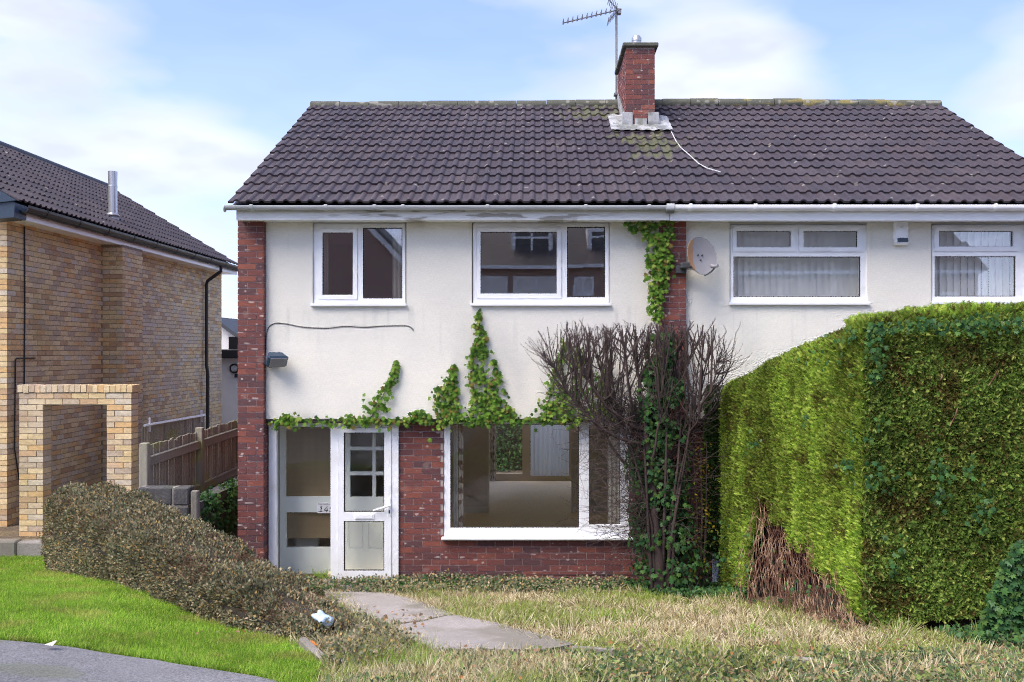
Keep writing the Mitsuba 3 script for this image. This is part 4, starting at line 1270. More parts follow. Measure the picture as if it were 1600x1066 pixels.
# ------------------------------------------------------------------ beyond the gap: the neighbour's rear extension and a far pale house
RYY = 11.6
re_ = thing('rear_extension', 'white flat-roofed extension with dark fascia behind the buff brick house', 'extension')
kx = lambda px: at(px, 0, RYY)[0]
kz = lambda py: at(0, py, RYY)[2]
put(f'{re_}__wall', bx(kx(343), -4.5, RYY, RYY + 3, 0.2, kz(560)), 'pale_wall_m')
put(f'{re_}__corner_post', bx(kx(336), kx(342.5), RYY - .02, RYY + .3, 0.2, kz(556)), 'black_m')
put(f'{re_}__fascia', rbox(kx(335), -4.4, RYY - .25, RYY + 3.1, kz(560), kz(546), .02), 'black_m')
put(f'{re_}__roof', bx(kx(349), -4.5, RYY + .4, RYY + 3, kz(545.8), kz(526)), 'black_m')
wl = thing('wall_lamp', 'round black wall lamp on the white extension wall', 'wall lamp')
c = at(366, 576, RYY - .04)
m = trimesh.creation.torus(.10, .022, major_sections=24, minor_sections=8)
m.apply_transform(tfm.rotation_matrix(math.pi / 2, (1, 0, 0))); m.apply_translation(c)
put(f'{wl}__ring', m, 'black_m', smooth=50)
put(f'{wl}__lens', lathe([(0, 0), (.085, 0), (.06, .03), (0, .04)], (0, 0, 0)).apply_transform(tfm.rotation_matrix(math.pi / 2, (1, 0, 0))).apply_translation(c), 'pipe_m', smooth=40)
put(f'{wl}__sensor', rbox(c[0] + .01, c[0] + .09, c[1] - .03, c[1] + .039, c[2] - .22, c[2] - .13, .01), 'black_m')
FH = thing('pale_house', 'far pale house with a low grey gabled roof glimpsed between the two houses', 'house')
fx0, fz0 = at(349, 500, 24)[0], at(0, 500, 24)[2]
fx1 = at(420, 0, 24)[0]
put(f'{FH}__wall', plate(Polygon([(fx0 - .2, -.5), (fx1, -.5), (fx1, fz0 - 1.6), (fx0 - .2, fz0 - .15)]), 24.05, 30), 'pale_wall_m')
put(f'{FH}__roof', plate(Polygon([(fx0 - .3, fz0 + .12), (fx1 + .3, fz0 - 1.55), (fx1 + .3, fz0 - 1.70), (fx0 - .3, fz0 - .03)]), 23.7, 30.2), 'slate_m')

# ------------------------------------------------------------------ planting: clipped conifer hedge on the right
HA, HB, HC = np.array([2.26, -0.30]), np.array([2.82, -3.45]), np.array([7.6, -4.35])
htop = lambda t: np.interp(t, [0, .1, .2, .35, .5, .7, .85, 1.0], [2.44, 2.50, 2.57, 2.69, 2.79, 2.915, 3.01, 3.09])
ftop = lambda s: np.interp(s, [0, .15, .4, 1], [3.10, 3.17, 3.22, 3.3])
hbot = lambda t: np.interp(t, [0, .22, .27, .34, .93, 1.0], [0.05, 0.20, 0.85, 1.20, 0.66, 0.50]) + (.07 * np.sin(t * 39) + .06 * np.sin(t * 83 + 1)) * ((t > .25) & (t < .97))
nl = unit(np.array([-(HB - HA)[1], (HB - HA)[0]])) * -1
nl = nl if nl[0] < 0 else -nl
nf_ = unit(np.array([-(HC - HB)[1], (HC - HB)[0]]))
nf_ = nf_ if nf_[1] < 0 else -nf_
ck = thing('conifer_hedge', 'tall clipped green conifer hedge with a curved top on the right of the dry lawn', 'hedge')
lenL, lenF = np.linalg.norm(HB - HA), np.linalg.norm(HC - HB)


def lump(p, s, amp, seed=0):
    return amp * (meshkit.fbm(p * s, 3, seed) - 0.5)


def sprays(key, pos, nrm, size, mat, droop=0.0, spread=0.55, upbias=0.35):
    n = len(pos)
    al = unit(nrm * 0.75 + rnd_dir(n) * spread + np.array([0, 0, upbias]))
    face = unit(rnd_dir(n) + nrm * 0.3)
    (v, f), uv = scatter(*SPRAY, pos, al, face, size)
    return put(key, (v, f), mat, uv=uv, kind='stuff')


def face_points(n, P, Q, nn, top, bot, L):
    t = rng.random(n)
    lo, hi = bot(t), top(t)
    zz = lo + (hi - lo) * rng.random(n)
    xy = P + (Q - P) * t[:, None]
    p = np.column_stack([xy, zz])
    N3 = np.array([nn[0], nn[1], 0.0])
    keep = rng.random(n) < 1.0
    # tops and the outer corner are rounded
    edge = np.clip((zz - (hi - 0.16)) / 0.16, 0, 1)
    p -= N3 * (0.10 * edge ** 2)[:, None]
    off = lump(p, 2.0, 0.10) + lump(p * [1, 1, .35], 6.0, 0.07, 4) - np.abs(rng.normal(size=n)) * 0.04 + 0.03 + .07 * rng.random(n) * (rng.random(n) > .985)
    return p + N3 * off[:, None], np.tile(N3, (n, 1)) + np.array([0, 0, 1.0]) * (edge * 0.8)[:, None]


nA = 125000
pA, mA = face_points(nA, HA, HB, nl, htop, hbot, lenL)
sprays(f'{ck}__new_lit_growth', pA, mA, rng.uniform(.025, .060, nA), 'conifer_m', upbias=0.6)
nB = 150000
fb = lambda s: np.interp(s, [0, .1, .3, 1], [0.42, 0.52, 0.62, 0.7])
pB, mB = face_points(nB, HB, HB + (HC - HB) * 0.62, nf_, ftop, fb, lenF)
sprays(f'{ck}__front_growth', pB, mB, rng.uniform(.018, .055, nB), 'old_dim_conifer_m', upbias=0.15, spread=0.75)
# the top
nT = 26000
t = rng.random(nT)
w = rng.random(nT) * 1.3
q = HA + (HB - HA) * t[:, None] - nl * w[:, None]
pT = np.column_stack([q, htop(t) - .05 - 0.08 * (w < .05)])
s = rng.random(nT)
q2 = HB + (HC - HB) * (s * .62)[:, None] - nf_ * (w * 0.8)[:, None]
pT2 = np.column_stack([q2, ftop(s * .62)])
pt = np.vstack([pT, pT2])
pt[:, 2] += lump(pt, 3, .14) - rng.random(len(pt)) * .06
sprays(f'{ck}__top_growth', pt, np.tile([0, 0, 1.0], (len(pt), 1)), rng.uniform(.035, .08, len(pt)), 'conifer_m', spread=0.9)
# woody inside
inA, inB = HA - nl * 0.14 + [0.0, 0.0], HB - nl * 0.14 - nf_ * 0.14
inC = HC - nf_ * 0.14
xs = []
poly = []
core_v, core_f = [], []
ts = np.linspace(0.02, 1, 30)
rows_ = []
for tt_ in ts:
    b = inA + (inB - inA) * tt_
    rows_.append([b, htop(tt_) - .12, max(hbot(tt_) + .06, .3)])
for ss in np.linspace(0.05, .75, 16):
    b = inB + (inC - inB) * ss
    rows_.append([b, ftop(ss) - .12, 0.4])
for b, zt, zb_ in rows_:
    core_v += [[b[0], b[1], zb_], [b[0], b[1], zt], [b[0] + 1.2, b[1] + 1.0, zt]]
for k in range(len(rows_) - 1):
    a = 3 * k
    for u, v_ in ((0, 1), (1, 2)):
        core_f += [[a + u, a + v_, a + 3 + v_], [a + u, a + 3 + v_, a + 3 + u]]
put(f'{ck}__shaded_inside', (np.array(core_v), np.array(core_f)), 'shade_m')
# dead brown patches and bare cut ends on the front face
st = []
for px, py, ln in ((1552, 590, .15), (1490, 652, .16), (1470, 590, .06)):
    c = at(px, py, -3.52 - 0.19 * (at(px, py, -3.6)[0] - 2.82))
    d = unit(np.array([rng.uniform(.1, .5), -.25, 1]))
    st.append(tube([c - d * ln / 2, c + d * ln * .1 + [.01, 0, 0], c + d * ln / 2], [.005, .008, .005], 5))
put(f'{ck}__bare_stub', merge(st), 'twig_m', kind='stuff')

# darker narrow conifer past its far end
dk = thing('dark_conifer', 'narrow dark green clipped conifer at the far end of the tall hedge', 'conifer')
n = 16000
th = rng.random(n) * 2 * math.pi
c0 = np.array([2.27, -.12])
rx, ry = .19, .16
zz = 0.35 + 2.05 * rng.random(n)
sq = lambda a: np.sign(a) * np.abs(a) ** .7
edge = np.clip((zz - 2.2) / .2, 0, 1)
p = np.column_stack([c0[0] + rx * sq(np.cos(th)) * (1 - .4 * edge ** 2), c0[1] + ry * sq(np.sin(th)) * (1 - .4 * edge ** 2), zz])
nn = np.column_stack([np.cos(th), np.sin(th), edge])
p += nn * (lump(p, 4, .1) - .02 * rng.random(n))[:, None]
sprays(f'{dk}__foliage', p, nn, rng.uniform(.03, .06, n), 'dark_conifer_m')
put(f'{dk}__trunk', tube([(2.27, -.12, 0), (2.27, -.12, 2.0)], [.05, .02], 7), 'bark_m')
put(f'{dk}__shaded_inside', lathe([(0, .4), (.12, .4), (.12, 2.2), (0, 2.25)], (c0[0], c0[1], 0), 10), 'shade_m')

# ivy leaves in the hedge and at its foot
iv = thing('hedge_ivy', 'blue-green ivy leaves growing through the front corner of the tall conifer hedge', 'ivy')
clusters = [(1362, 510, 25, 14, 90), (1372, 545, 12, 18, 40), (1365, 585, 10, 8, 20), (1540, 505, 60, 12, 120), (1440, 500, 40, 8, 40), (1350, 680, 10, 14, 16), (1342, 725, 16, 8, 22), (1372, 745, 18, 16, 36), (1470, 740, 14, 18, 26), (1510, 735, 6, 14, 12), (1468, 775, 8, 16, 18), (1535, 790, 18, 22, 34),
            (1395, 870, 16, 30, 26), (1375, 660, 10, 8, 8), (1270, 660, 6, 10, 8), (1190, 690, 8, 16, 14), (1300, 560, 26, 10, 14)]
pp, nr_ = [], []
for px, py, sx, sy, m in clusters:
    for _ in range(m):
        a, b = rng.normal(px, sx * .8), rng.normal(py, sy * .8)
        if a > 1352:
            c = at(a, b, -3.50 - 0.19 * (at(a, b, -3.5)[0] - 2.82) - .07)
            c[2] = min(c[2], float(ftop((c[0] - 2.82) / 4.78)) - rng.uniform(.02, .12))
            nr_.append([-.1, -1, .25])
        else:
            tq = np.clip(np.interp(a, [1118, 1206, 1251, 1350], [0.05, .5, .7, 1]), 0, 1)
            c = at(a, b, HA[1] + (HB - HA)[1] * tq) + [-.07, 0, 0]
            c[2] = min(c[2], float(htop(tq)) - rng.uniform(.03, .15))
            nr_.append([-1, -.3, .25])
        pp.append(c)
pp, nr_ = np.array(pp), unit(np.array(nr_))
al = unit(rnd_dir(len(pp)) * .6 + [0, 0, -.8])
(v, f), uv = scatter(*IVY, pp + nr_ * rng.uniform(-.01, .05, len(pp))[:, None], al, unit(nr_ + rnd_dir(len(pp)) * .45), rng.uniform(.03, .055, len(pp)))
put(f'{iv}__leaves', (v, f), 'dark_ivy_m', uv=uv, kind='stuff')

# brushwood where the hedge has been cut back
bw_ = thing('brushwood_heap', 'tangle of dead brown cut branches beneath the eroded side of the tall hedge', 'branches')
tb, big = [], []
for k in range(620):
    t0 = rng.uniform(.27, 1.0)
    b = HA + (HB - HA) * t0
    z0 = rng.uniform(0.15, max(hbot(t0) + .10, .5))
    out = rng.uniform(-.12, .05) + .30 * max(0.0, 1 - z0 / 1.1) * rng.random()
    p0 = np.array([b[0] - out - .02, b[1] + rng.normal() * .1, z0])
    d = unit(np.array([-.20 + rng.normal() * .22, -1.0 + rng.normal() * .25, -.62 + rng.normal() * .30]))
    L = rng.uniform(.2, .75)
    sag = rng.uniform(.02, .10)
    mid = p0 + d * L * .5 + rng.normal(size=3) * .02 + [0, 0, sag]
    end = p0 + d * L + np.array([0, 0, -.03])
    for q in (p0, mid, end):
        q[2] = max(q[2], float(ground_z(q[0], q[1])) + .02)
    r = rng.uniform(.0018, .0042) * (1.7 if k % 12 == 0 else 1)
    tb.append(tube([p0, (p0 + mid) / 2 + [0, 0, sag * .25], mid, (mid + end) / 2 + [0, 0, sag * .2], end], [r, r, r * .9, r * .7, r * .4], 4))
put(f'{bw_}__twigs', merge(tb), 'twig_m', kind='stuff')

n = 420
t0 = rng.uniform(.05, .95, n)
bb = HA + (HB - HA) * t0[:, None]
P = np.column_stack([bb[:, 0] - rng.uniform(.0, .32, n), bb[:, 1] + rng.normal(0, .1, n), rng.random(n) ** 1.6 * .9])
P[:, 2] = np.maximum(P[:, 2], ground_z(P[:, 0], P[:, 1]) + .03)
P = P[(meshkit.fbm(P * 5, 3, 3) > .47)]
n = len(P)
(v, f), uv = scatter(*IVY, P, unit(rnd_dir(n) + [0, 0, -.5]), unit(rnd_dir(n) * .6 + [-1, -.6, .4]), rng.uniform(.03, .055, n))
put(f'{iv}__leaves', (v, f), 'dark_ivy_m', uv=uv, kind='stuff')

# ------------------------------------------------------------------ low clipped hedge slanting across the left
lk = thing('low_hedge', 'low clipped brownish hedge slanting down between green lawn and front door', 'hedge')
CL0, CL1 = np.array([-5.46, -0.06]), np.array([-1.50, -4.35])
lw_ = lambda t: np.interp(t, [0, .6, .85, 1], [1.02, .86, .66, .42])
lh = lambda t: np.interp(t, [0, .1, .5, .8, 1], [.97, .91, .58, .37, .12])
ax_ = unit(CL1 - CL0)
side_ = np.array([ax_[1], -ax_[0]])
side_ = side_ if side_[1] > 0 else -side_      # towards the house


def hedge_shell(n, shrink=1.0, t=None, th=None):
    t = rng.random(n) if t is None else t
    th = np.arccos(1 - 2 * rng.random(n)) if th is None else th
    c, s = np.cos(th), np.sin(th)
    u = np.sign(c) * np.abs(c) ** .42 * lw_(t) / 2 * shrink
    h = np.abs(s) ** .42 * lh(t) * shrink
    endcap = np.clip((0.05 - t) / .05, 0, 1)
    xy = CL0 + (CL1 - CL0) * t[:, None] + side_ * u[:, None] * (1 - .25 * endcap ** 2)[:, None]
    z = ground_z(CL0[0] + (CL1 - CL0)[0] * t + side_[0] * u, CL0[1] + (CL1 - CL0)[1] * t + side_[1] * u)
    zc = ground_z(CL0[0] + (CL1 - CL0)[0] * t - .3, CL0[1] + (CL1 - CL0)[1] * t - .3)
    z = np.where(u > 0, np.maximum(z, 0) * .3 + zc * .7, zc)
    p = np.column_stack([xy, z + h])
    nn = np.column_stack([side_[0] * c, side_[1] * c, s * 1.0])
    return p, unit(nn), t, th


n = 125000
p, nn, t, th = hedge_shell(n)
p += nn * (lump(p, 2.2, .20) + lump(p, 7, .17, 3) - np.abs(rng.normal(size=n)) * .05 + .05 * (rng.random(n) > .93) * rng.random(n))[:, None]
al = unit(nn * .8 + rnd_dir(n) * .75 + [0, 0, .25])
(v, f), uv = scatter(*LEAF, p, al, unit(rnd_dir(n) + nn * .3), rng.uniform(.016, .038, n))
put(f'{lk}__leaves', (v, f), 'hedge_m', uv=uv, kind='stuff')
# the skirt of its long side, down to the turf
n = 26000
t = rng.random(n)
q_ = CL0 + (CL1 - CL0) * t[:, None] - side_ * (lw_(t) / 2)[:, None] * (.97 + .05 * rng.normal(size=n) * .5)[:, None]
zg = ground_z(q_[:, 0], q_[:, 1])
p = np.column_stack([q_, zg + rng.random(n) ** 1.3 * np.maximum(.45 * lh(t), .12)])
nn = np.tile(np.r_[-side_, 0.15], (n, 1))
p += nn * (lump(p, 2.6, .16) + lump(p, 9, .10, 3) - np.abs(rng.normal(size=n)) * .05)[:, None]
(v, f), uv = scatter(*LEAF, p, unit(nn * .7 + rnd_dir(n) * .8 + [0, 0, .2]), rnd_dir(n), rng.uniform(.016, .036, n))
put(f'{lk}__leaves', (v, f), 'hedge_m', uv=uv, kind='stuff')
# its open end
n = 9000
tt_ = rng.random(n) * .012
p, nn, t, th = hedge_shell(n, t=tt_)
k = rng.random(n) ** .5
ctr = np.column_stack([np.tile(CL0, (n, 1)), np.full(n, .22 + .35)])
p = ctr + (p - ctr) * k[:, None]
nn = np.tile(np.r_[-ax_, 0.1], (n, 1))
p += nn * (lump(p, 3, .1) + .01 - .04 * rng.random(n))[:, None]
(v, f), uv = scatter(*LEAF, p, unit(nn * .6 + rnd_dir(n) * .8), rnd_dir(n), rng.uniform(.014, .03, n))
put(f'{lk}__leaves', (v, f), 'hedge_m', uv=uv, kind='stuff')
tb = []
p, nn, t, th = hedge_shell(4200)
for k in range(len(p)):
    d = unit(nn[k] + rng.normal(size=3) * .5)
    L = rng.uniform(.04, .12)
    a = p[k] - d * L * .8
    tb.append(tube([a, a + d * L], [.0024, .001], 3))
put(f'{lk}__twigs', merge(tb), 'twig_m', kind='stuff')
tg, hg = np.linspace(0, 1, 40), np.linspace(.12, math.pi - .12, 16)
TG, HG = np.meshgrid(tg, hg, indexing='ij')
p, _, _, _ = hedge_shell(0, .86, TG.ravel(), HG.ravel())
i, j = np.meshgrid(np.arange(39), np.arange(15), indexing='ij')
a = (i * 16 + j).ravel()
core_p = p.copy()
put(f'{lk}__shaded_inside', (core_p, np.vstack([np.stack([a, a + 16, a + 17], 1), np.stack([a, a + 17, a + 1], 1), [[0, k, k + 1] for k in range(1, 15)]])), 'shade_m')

# ------------------------------------------------------------------ ivy on the house
IVN = 0


def climbing_ivy(label, vines, fills, leaf=(.03, .066), mat='ivy_m', y=0.0, lift=(.02, .07), name='climbing_ivy'):
    """vines: polylines in photo pixels with a width and a leaf count; fills: polygons with a leaf count."""
    key = thing(name, label, 'ivy')
    pts, stems = [], []
    for line, w, n in vines:
        L = LineString(line)
        stem = [np.array(L.interpolate(s, normalized=True).coords[0]) for s in np.linspace(0, 1, 14)]
        P = np.array([at(a + rng.normal() * 1.0, b, y) for a, b in stem])
        P[:, 1] -= .008
        stems.append(tube(P, np.linspace(.006, .003, 14), 4))
        for s in rng.random(n):
            q = np.array(L.interpolate(s, normalized=True).coords[0])
            ww = w[0] + (w[1] - w[0]) * s if isinstance(w, tuple) else w
            pts.append(q + rng.normal(size=2) * ww * .5)
    for poly, n in fills:
        g = Polygon(poly)
        x0, y0, x1, y1 = g.bounds
        m = 0
        while m < n:
            q = rng.uniform((x0, y0), (x1, y1))
            if g.contains(Point(q)) and meshkit.noise(np.array([q[0] / 9, q[1] / 9, 0.0])) > .34:
                pts.append(q); m += 1
    pts = np.array(pts)
    P = np.array([at(a, b, y) for a, b in pts])
    n = len(P)
    P[:, 1] -= rng.uniform(*lift, n)
    al = unit(np.column_stack([rng.normal(0, .55, n), rng.normal(-.25, .2, n), rng.normal(-.8, .35, n)]))
    fc = unit(np.column_stack([rng.normal(0, .4, n), np.full(n, -1.0), rng.normal(.45, .35, n)]))
    (v, f), uv = scatter(*IVY, P, al, fc, rng.uniform(*leaf, n))
    put(f'{key}__stem', merge(stems), 'bark_m', kind=None) if stems else None
    put(f'{key}__leaves', (v, f), mat, uv=uv, kind='stuff')
    return key


climbing_ivy('bright ivy creeping along the bottom edge of the cream wall above door and window', [([(424, 661), (500, 659), (580, 657), (660, 656), (740, 656), (830, 655), (905, 656)], 8, 430), ([(640, 656), (652, 645), (664, 655)], 9, 60), ([(540, 657), (548, 651), (560, 657)], 8, 45), ([(440, 656), (452, 649), (466, 655)], 7, 40)], [])
climbing_ivy('sparse thin ivy shoot left of the others, climbing from above the front door', [([(578, 655), (586, 640), (596, 622), (606, 604), (616, 584), (621, 562)], (22, 3), 170)], [])
climbing_ivy('narrow ivy clump climbing just left of the widest ivy triangle', [([(690, 655), (695, 635), (699, 610), (704, 595), (711, 570)], (30, 2), 200)], [([(682, 652), (684, 612), (704, 592), (722, 610), (722, 652)], 150)])
climbing_ivy('widest ivy triangle on the cream wall with one shoot reaching the upper window', [([(765, 650), (758, 600), (752, 550), (747, 505), (751, 482)], (30, 2), 120), ([(748, 560), (750, 525), (746, 505)], 8, 34), ([(735, 600), (738, 560), (742, 545)], 8, 30)],
             [([(732, 655), (738, 612), (728, 590), (736, 555), (752, 512), (762, 525), (774, 560), (790, 610), (812, 655)], 560)])
climbing_ivy('ivy on the cream wall behind the bare pruned shrub', [([(850, 650), (858, 620), (868, 590), (878, 560), (882, 535)], (20, 8), 130), ([(905, 640), (900, 600), (897, 560), (905, 545)], 16, 110), ([(945, 640), (940, 600), (948, 570)], 20, 90)],
             [([(838, 655), (846, 628), (880, 600), (900, 640), (960, 620), (966, 655)], 260)])
climbing_ivy('bright ivy hanging from the eaves over the top of the middle brick pier', [([(1030, 362), (1032, 400), (1028, 440), (1024, 470), (1023, 500)], (24, 9), 330), ([(1034, 380), (1036, 420), (1022, 462)], 16, 100)],
             [([(974, 347), (1054, 346), (1048, 372), (1040, 392), (1046, 420), (1014, 425), (1006, 410), (1012, 380), (1000, 368), (984, 362)], 300)], y=-0.09, lift=(.02, .10))

# ------------------------------------------------------------------ the bare pruned shrub with ivy round its stem
sk = thing('pruned_shrub', 'bare flat-topped shrub of dark pruned branches in front of the living room window', 'shrub')
SY0 = -0.62
base = np.array([1.53, SY0, -0.05])
trunk = np.array([at(1031, 925, SY0), at(1029, 870, SY0), at(1022, 810, SY0), at(1021, 770, SY0), at(1014, 715, SY0), at(1008, 665, SY0 + .02), at(1004, 620, SY0 + .05)])
put(f'{sk}__trunk', tube(trunk, [.075, .062, .052, .048, .042, .036, .03], 9), 'bark_m', smooth=60)
tb2, tws = [], []


def grow(p0, d0, L, r0, r1, bend=.12, up=.25, n=7, ztop=3.17):
    pts, d = [np.array(p0)], unit(d0)
    for _ in range(n):
        d = unit(d + rng.normal(size=3) * bend * [1, .8, .6] + [0, 0, up / n * 2])
        q = pts[-1] + d * L / n
        if q[2] > ztop:
            break
        pts.append(q)
    if len(pts) < 2:
        return None
    return np.array(pts), np.linspace(r0, r1, len(pts))


n_limb = 13
limbs = []
targets = [(856, 560), (885, 535), (905, 560), (925, 530), (948, 540), (972, 520), (995, 525), (1016, 520), (1040, 530), (1062, 520), (1085, 535), (1108, 545), (1122, 570)]
for sx_, ex_, ey_ in ((1018, 1000, 640), (1036, 1042, 600), (1044, 1066, 640), (1040, 1085, 620), (1024, 985, 690), (1048, 1072, 700)):
    P = np.array([at(sx_, 922, SY0), at(sx_ + (ex_ - sx_) * .25, 820, SY0 - .06), at(sx_ + (ex_ - sx_) * .6, (ey_ + 820) / 2, SY0 - .08), at(ex_, ey_, SY0 + rng.normal() * .1)])
    put(f'{sk}__limb', tube(P + rng.normal(size=P.shape) * .015, [.022, .019, .015, .009], 6), 'bark_m', smooth=60)
for i, (tx_, ty_) in enumerate(targets):
    s0 = rng.uniform(.42, .98)
    k = int(s0 * (len(trunk) - 1)); fr_ = s0 * (len(trunk) - 1) - k
    p0 = trunk[k] * (1 - fr_) + trunk[min(k + 1, len(trunk) - 1)] * fr_
    e = at(tx_, ty_, SY0 + rng.normal() * .22)
    m1 = p0 + (e - p0) * .42 + np.array([(e - p0)[0] * .12, rng.normal() * .10, -.14 + rng.normal() * .05])
    m2 = p0 + (e - p0) * .75 + np.array([(e - p0)[0] * .10, rng.normal() * .06, -.05])
    P = np.array([p0, m1, m2, e])
    tt_ = np.linspace(0, 1, 10)
    from scipy.interpolate import CubicSpline
    C = CubicSpline([0, .4, .74, 1], P)(tt_)
    C += rng.normal(size=C.shape) * .012
    limbs.append(C)
    put(f'{sk}__limb', tube(C, np.linspace(.024, .009, 10) * rng.uniform(.7, 1.15), 7), 'bark_m', smooth=60)
for ci, C in enumerate(limbs):
    for _ in range(17 if ci < 9 else 13):
        s = rng.uniform(.38, 1.0)
        k = min(int(s * 9), 8)
        p0 = C[k] + (C[k + 1] - C[k]) * (s * 9 - k)
        side = np.array([rng.normal() * .8, rng.normal() * .5, rng.uniform(.1, 1.3)])
        top_ = 3.06 + rng.random() * .16 - .05 * max(0, abs(p0[0] - 1.2) - .75)
        g = grow(p0, side, rng.uniform(.25, .80), rng.uniform(.0055, .010), .0042, .13, .8, 7, top_)
        if g is None:
            continue
        tb2.append(tube(g[0], g[1], 4))
        for _ in range(2 + int(rng.random() * 2)):
            q = g[0][rng.integers(0, len(g[0]))]
            g2_ = grow(q, np.array([rng.normal() * .7, rng.normal() * .5, rng.uniform(.3, 1.2)]), rng.uniform(.10, .36), .0045, .0025, .16, .7, 5, top_ + .02)
            if g2_ is not None:
                tws.append(tube(g2_[0], g2_[1], 3))
for _ in range(120):
    C = limbs[rng.integers(len(limbs))]
    s = rng.uniform(.45, .97)
    k = min(int(s * 9), 8)
    p0 = C[k] + (C[k + 1] - C[k]) * (s * 9 - k)
    zt = rng.uniform(3.0, 3.16)
    e = np.array([p0[0] + rng.normal() * .10, p0[1] + rng.normal() * .08, zt])
    if zt - p0[2] < .05:
        continue
    md = (p0 + e) / 2 + rng.normal(size=3) * .025
    tb2.append(tube([p0, md, e], [.0085, .0075, .0062], 5))
# spreading fine shoots, mostly to the left across the window
for _ in range(300):
    s = rng.uniform(.22, 1.0)
    k = min(int(s * 6), 5)
    p0 = trunk[k] + (trunk[k + 1] - trunk[k]) * (s * 6 - k)
    sx = -1 if rng.random() < .80 else 1
    g = grow(p0, np.array([sx * rng.uniform(.4, 1.2), rng.normal(-.1, .5), rng.normal(.05, .42)]), rng.uniform(.30, 1.15), .0038, .0016, .2, .12, 8, 3.0)
    if g is None:
        continue
    tws.append(tube(g[0], g[1], 3))
    for _ in range(2):
        q = g[0][rng.integers(1, len(g[0]))]
        g2_ = grow(q, np.array([sx * rng.uniform(.1, 1.2), rng.normal() * .5, rng.normal(.0, .6)]), rng.uniform(.12, .45), .003, .0014, .2, .1, 5, 3.0)
        if g2_ is not None:
            tws.append(tube(g2_[0], g2_[1], 3))
# fans out at the crown's two sides
for _ in range(170):
    C = limbs[0] if rng.random() < .45 else limbs[-1]
    sx = -1 if C is limbs[0] else 1
    q = C[rng.integers(3, 10)]
    g = grow(q, np.array([sx * rng.uniform(.2, 1.2), rng.normal() * .4, rng.uniform(-.15, .9)]), rng.uniform(.2, .55), .005, .002, .16, .5, 6, 3.02)
    if g is not None:
        tws.append(tube(g[0], g[1], 3))
put(f'{sk}__branches', merge(tb2), 'bark_m', kind='stuff')
put(f'{sk}__twigs', merge(tws), 'bark_m', kind='stuff')

ti = thing('trunk_ivy', 'dark glossy ivy column wrapped round the stem of the bare shrub', 'ivy')
n = 6800
zz = rng.random(n) ** .9
pz = 905 - zz * 385
cxp = np.interp(pz, [500, 560, 620, 700, 800, 905], [1034, 1034, 1030, 1026, 1034, 1050])
hw = np.interp(pz, [500, 560, 620, 700, 800, 905], [12, 24, 46, 52, 54, 66])
rad = np.sqrt(rng.random(n))
thv = rng.random(n) * 2 * math.pi
P = np.array([at(c + h * r * math.cos(t_), b, SY0 + .16) for c, h, r, t_, b in zip(cxp, hw, rad, thv, pz)])
P[:, 1] += np.sin(thv) * rad * hw / 128 * .62
keep = meshkit.fbm(P * 4.2, 3) > .43
P, thk = P[keep], thv[keep]
n = len(P)
nn = unit(np.column_stack([np.cos(thk), np.sin(thk) - .3, np.full(n, .3)]))
(v, f), uv = scatter(*IVY, P, unit(rnd_dir(n) * .6 + [0, -.2, -.8]), unit(nn + rnd_dir(n) * .5), rng.uniform(.04, .075, n))
put(f'{ti}__leaves', (v, f), 'dark_ivy_m', uv=uv, kind='stuff')
put(f'{ti}__stem', merge([tube(np.array([at(a + rng.normal() * 4, b, SY0 + .1) for b in np.linspace(900, 580, 8)]), .014, 6) for a in (1040, 1060, 1072)]), 'bark_m')
yl = thing('yellowing_shrub', 'small shrub with yellow autumn leaves between ivy column and dark conifer', 'shrub')
n = 420
P = np.array([at(a, b, -.5 + rng.normal() * .1) for a, b in zip(rng.normal(1094, 13, n), rng.uniform(690, 900, n))])
(v, f), uv = scatter(*LEAF, P, unit(rnd_dir(n) + [0, 0, -.3]), rnd_dir(n), rng.uniform(.03, .055, n))
scene['yellow_leaf_m'] = {'type': 'principledthin', 'base_color': proc(lambda p, n, uv: pick(uv.x, [(.10, .15, .02), (.30, .22, .02), (.14, .17, .03), (.22, .13, .03), (.08, .12, .02), (.12, .07, .04), (.07, .09, .03)])), 'roughness': .6, 'diff_trans': .6}
put(f'{yl}__leaves', (v, f), 'yellow_leaf_m', uv=uv, kind='stuff')
put(f'{yl}__stem', merge([tube([at(1090 + a, 915, -.5), at(1092 + a * 1.3, 800, -.5), at(1086 + a * 2, 690, -.48)], [.014, .010, .005], 5) for a in (-8, -2, 4, 9)]), 'bark_m')

# ------------------------------------------------------------------ ground cover


def on_ground(px, py):
    x, y = pathpt(px, py)
    return np.array([x, y, float(ground_z(x, y))])


def cover(name, label, polys, count_, mat, tpl, size, hmax, kind='stuff'):
    pts = []
    for poly, share in polys:
        g = Polygon(poly)
        x0, y0, x1, y1 = g.bounds
        m = 0
        while m < int(count_ * share):
            q = rng.uniform((x0, y0), (x1, y1), (4000, 2))
            for a in q:
                if m >= int(count_ * share):
                    break
                if g.contains(Point(a)):
                    pts.append(a); m += 1
    P = np.array(pts)
    n = len(P)
    hh = hmax * (.25 + .75 * meshkit.fbm(np.column_stack([P * 2.5, P[:, 0] * 0]), 3)) * rng.random(n)
    X = np.column_stack([P, ground_z(P[:, 0], P[:, 1]) + hh])
    al = unit(rnd_dir(n) + [0, -.2, .15])
    (v, f), uv = scatter(*tpl, X, al, unit(rnd_dir(n) * .8 + [0, -.3, .9]), rng.uniform(*size, n))
    return put(name, (v, f), mat, uv=uv, label=label, kind=kind)


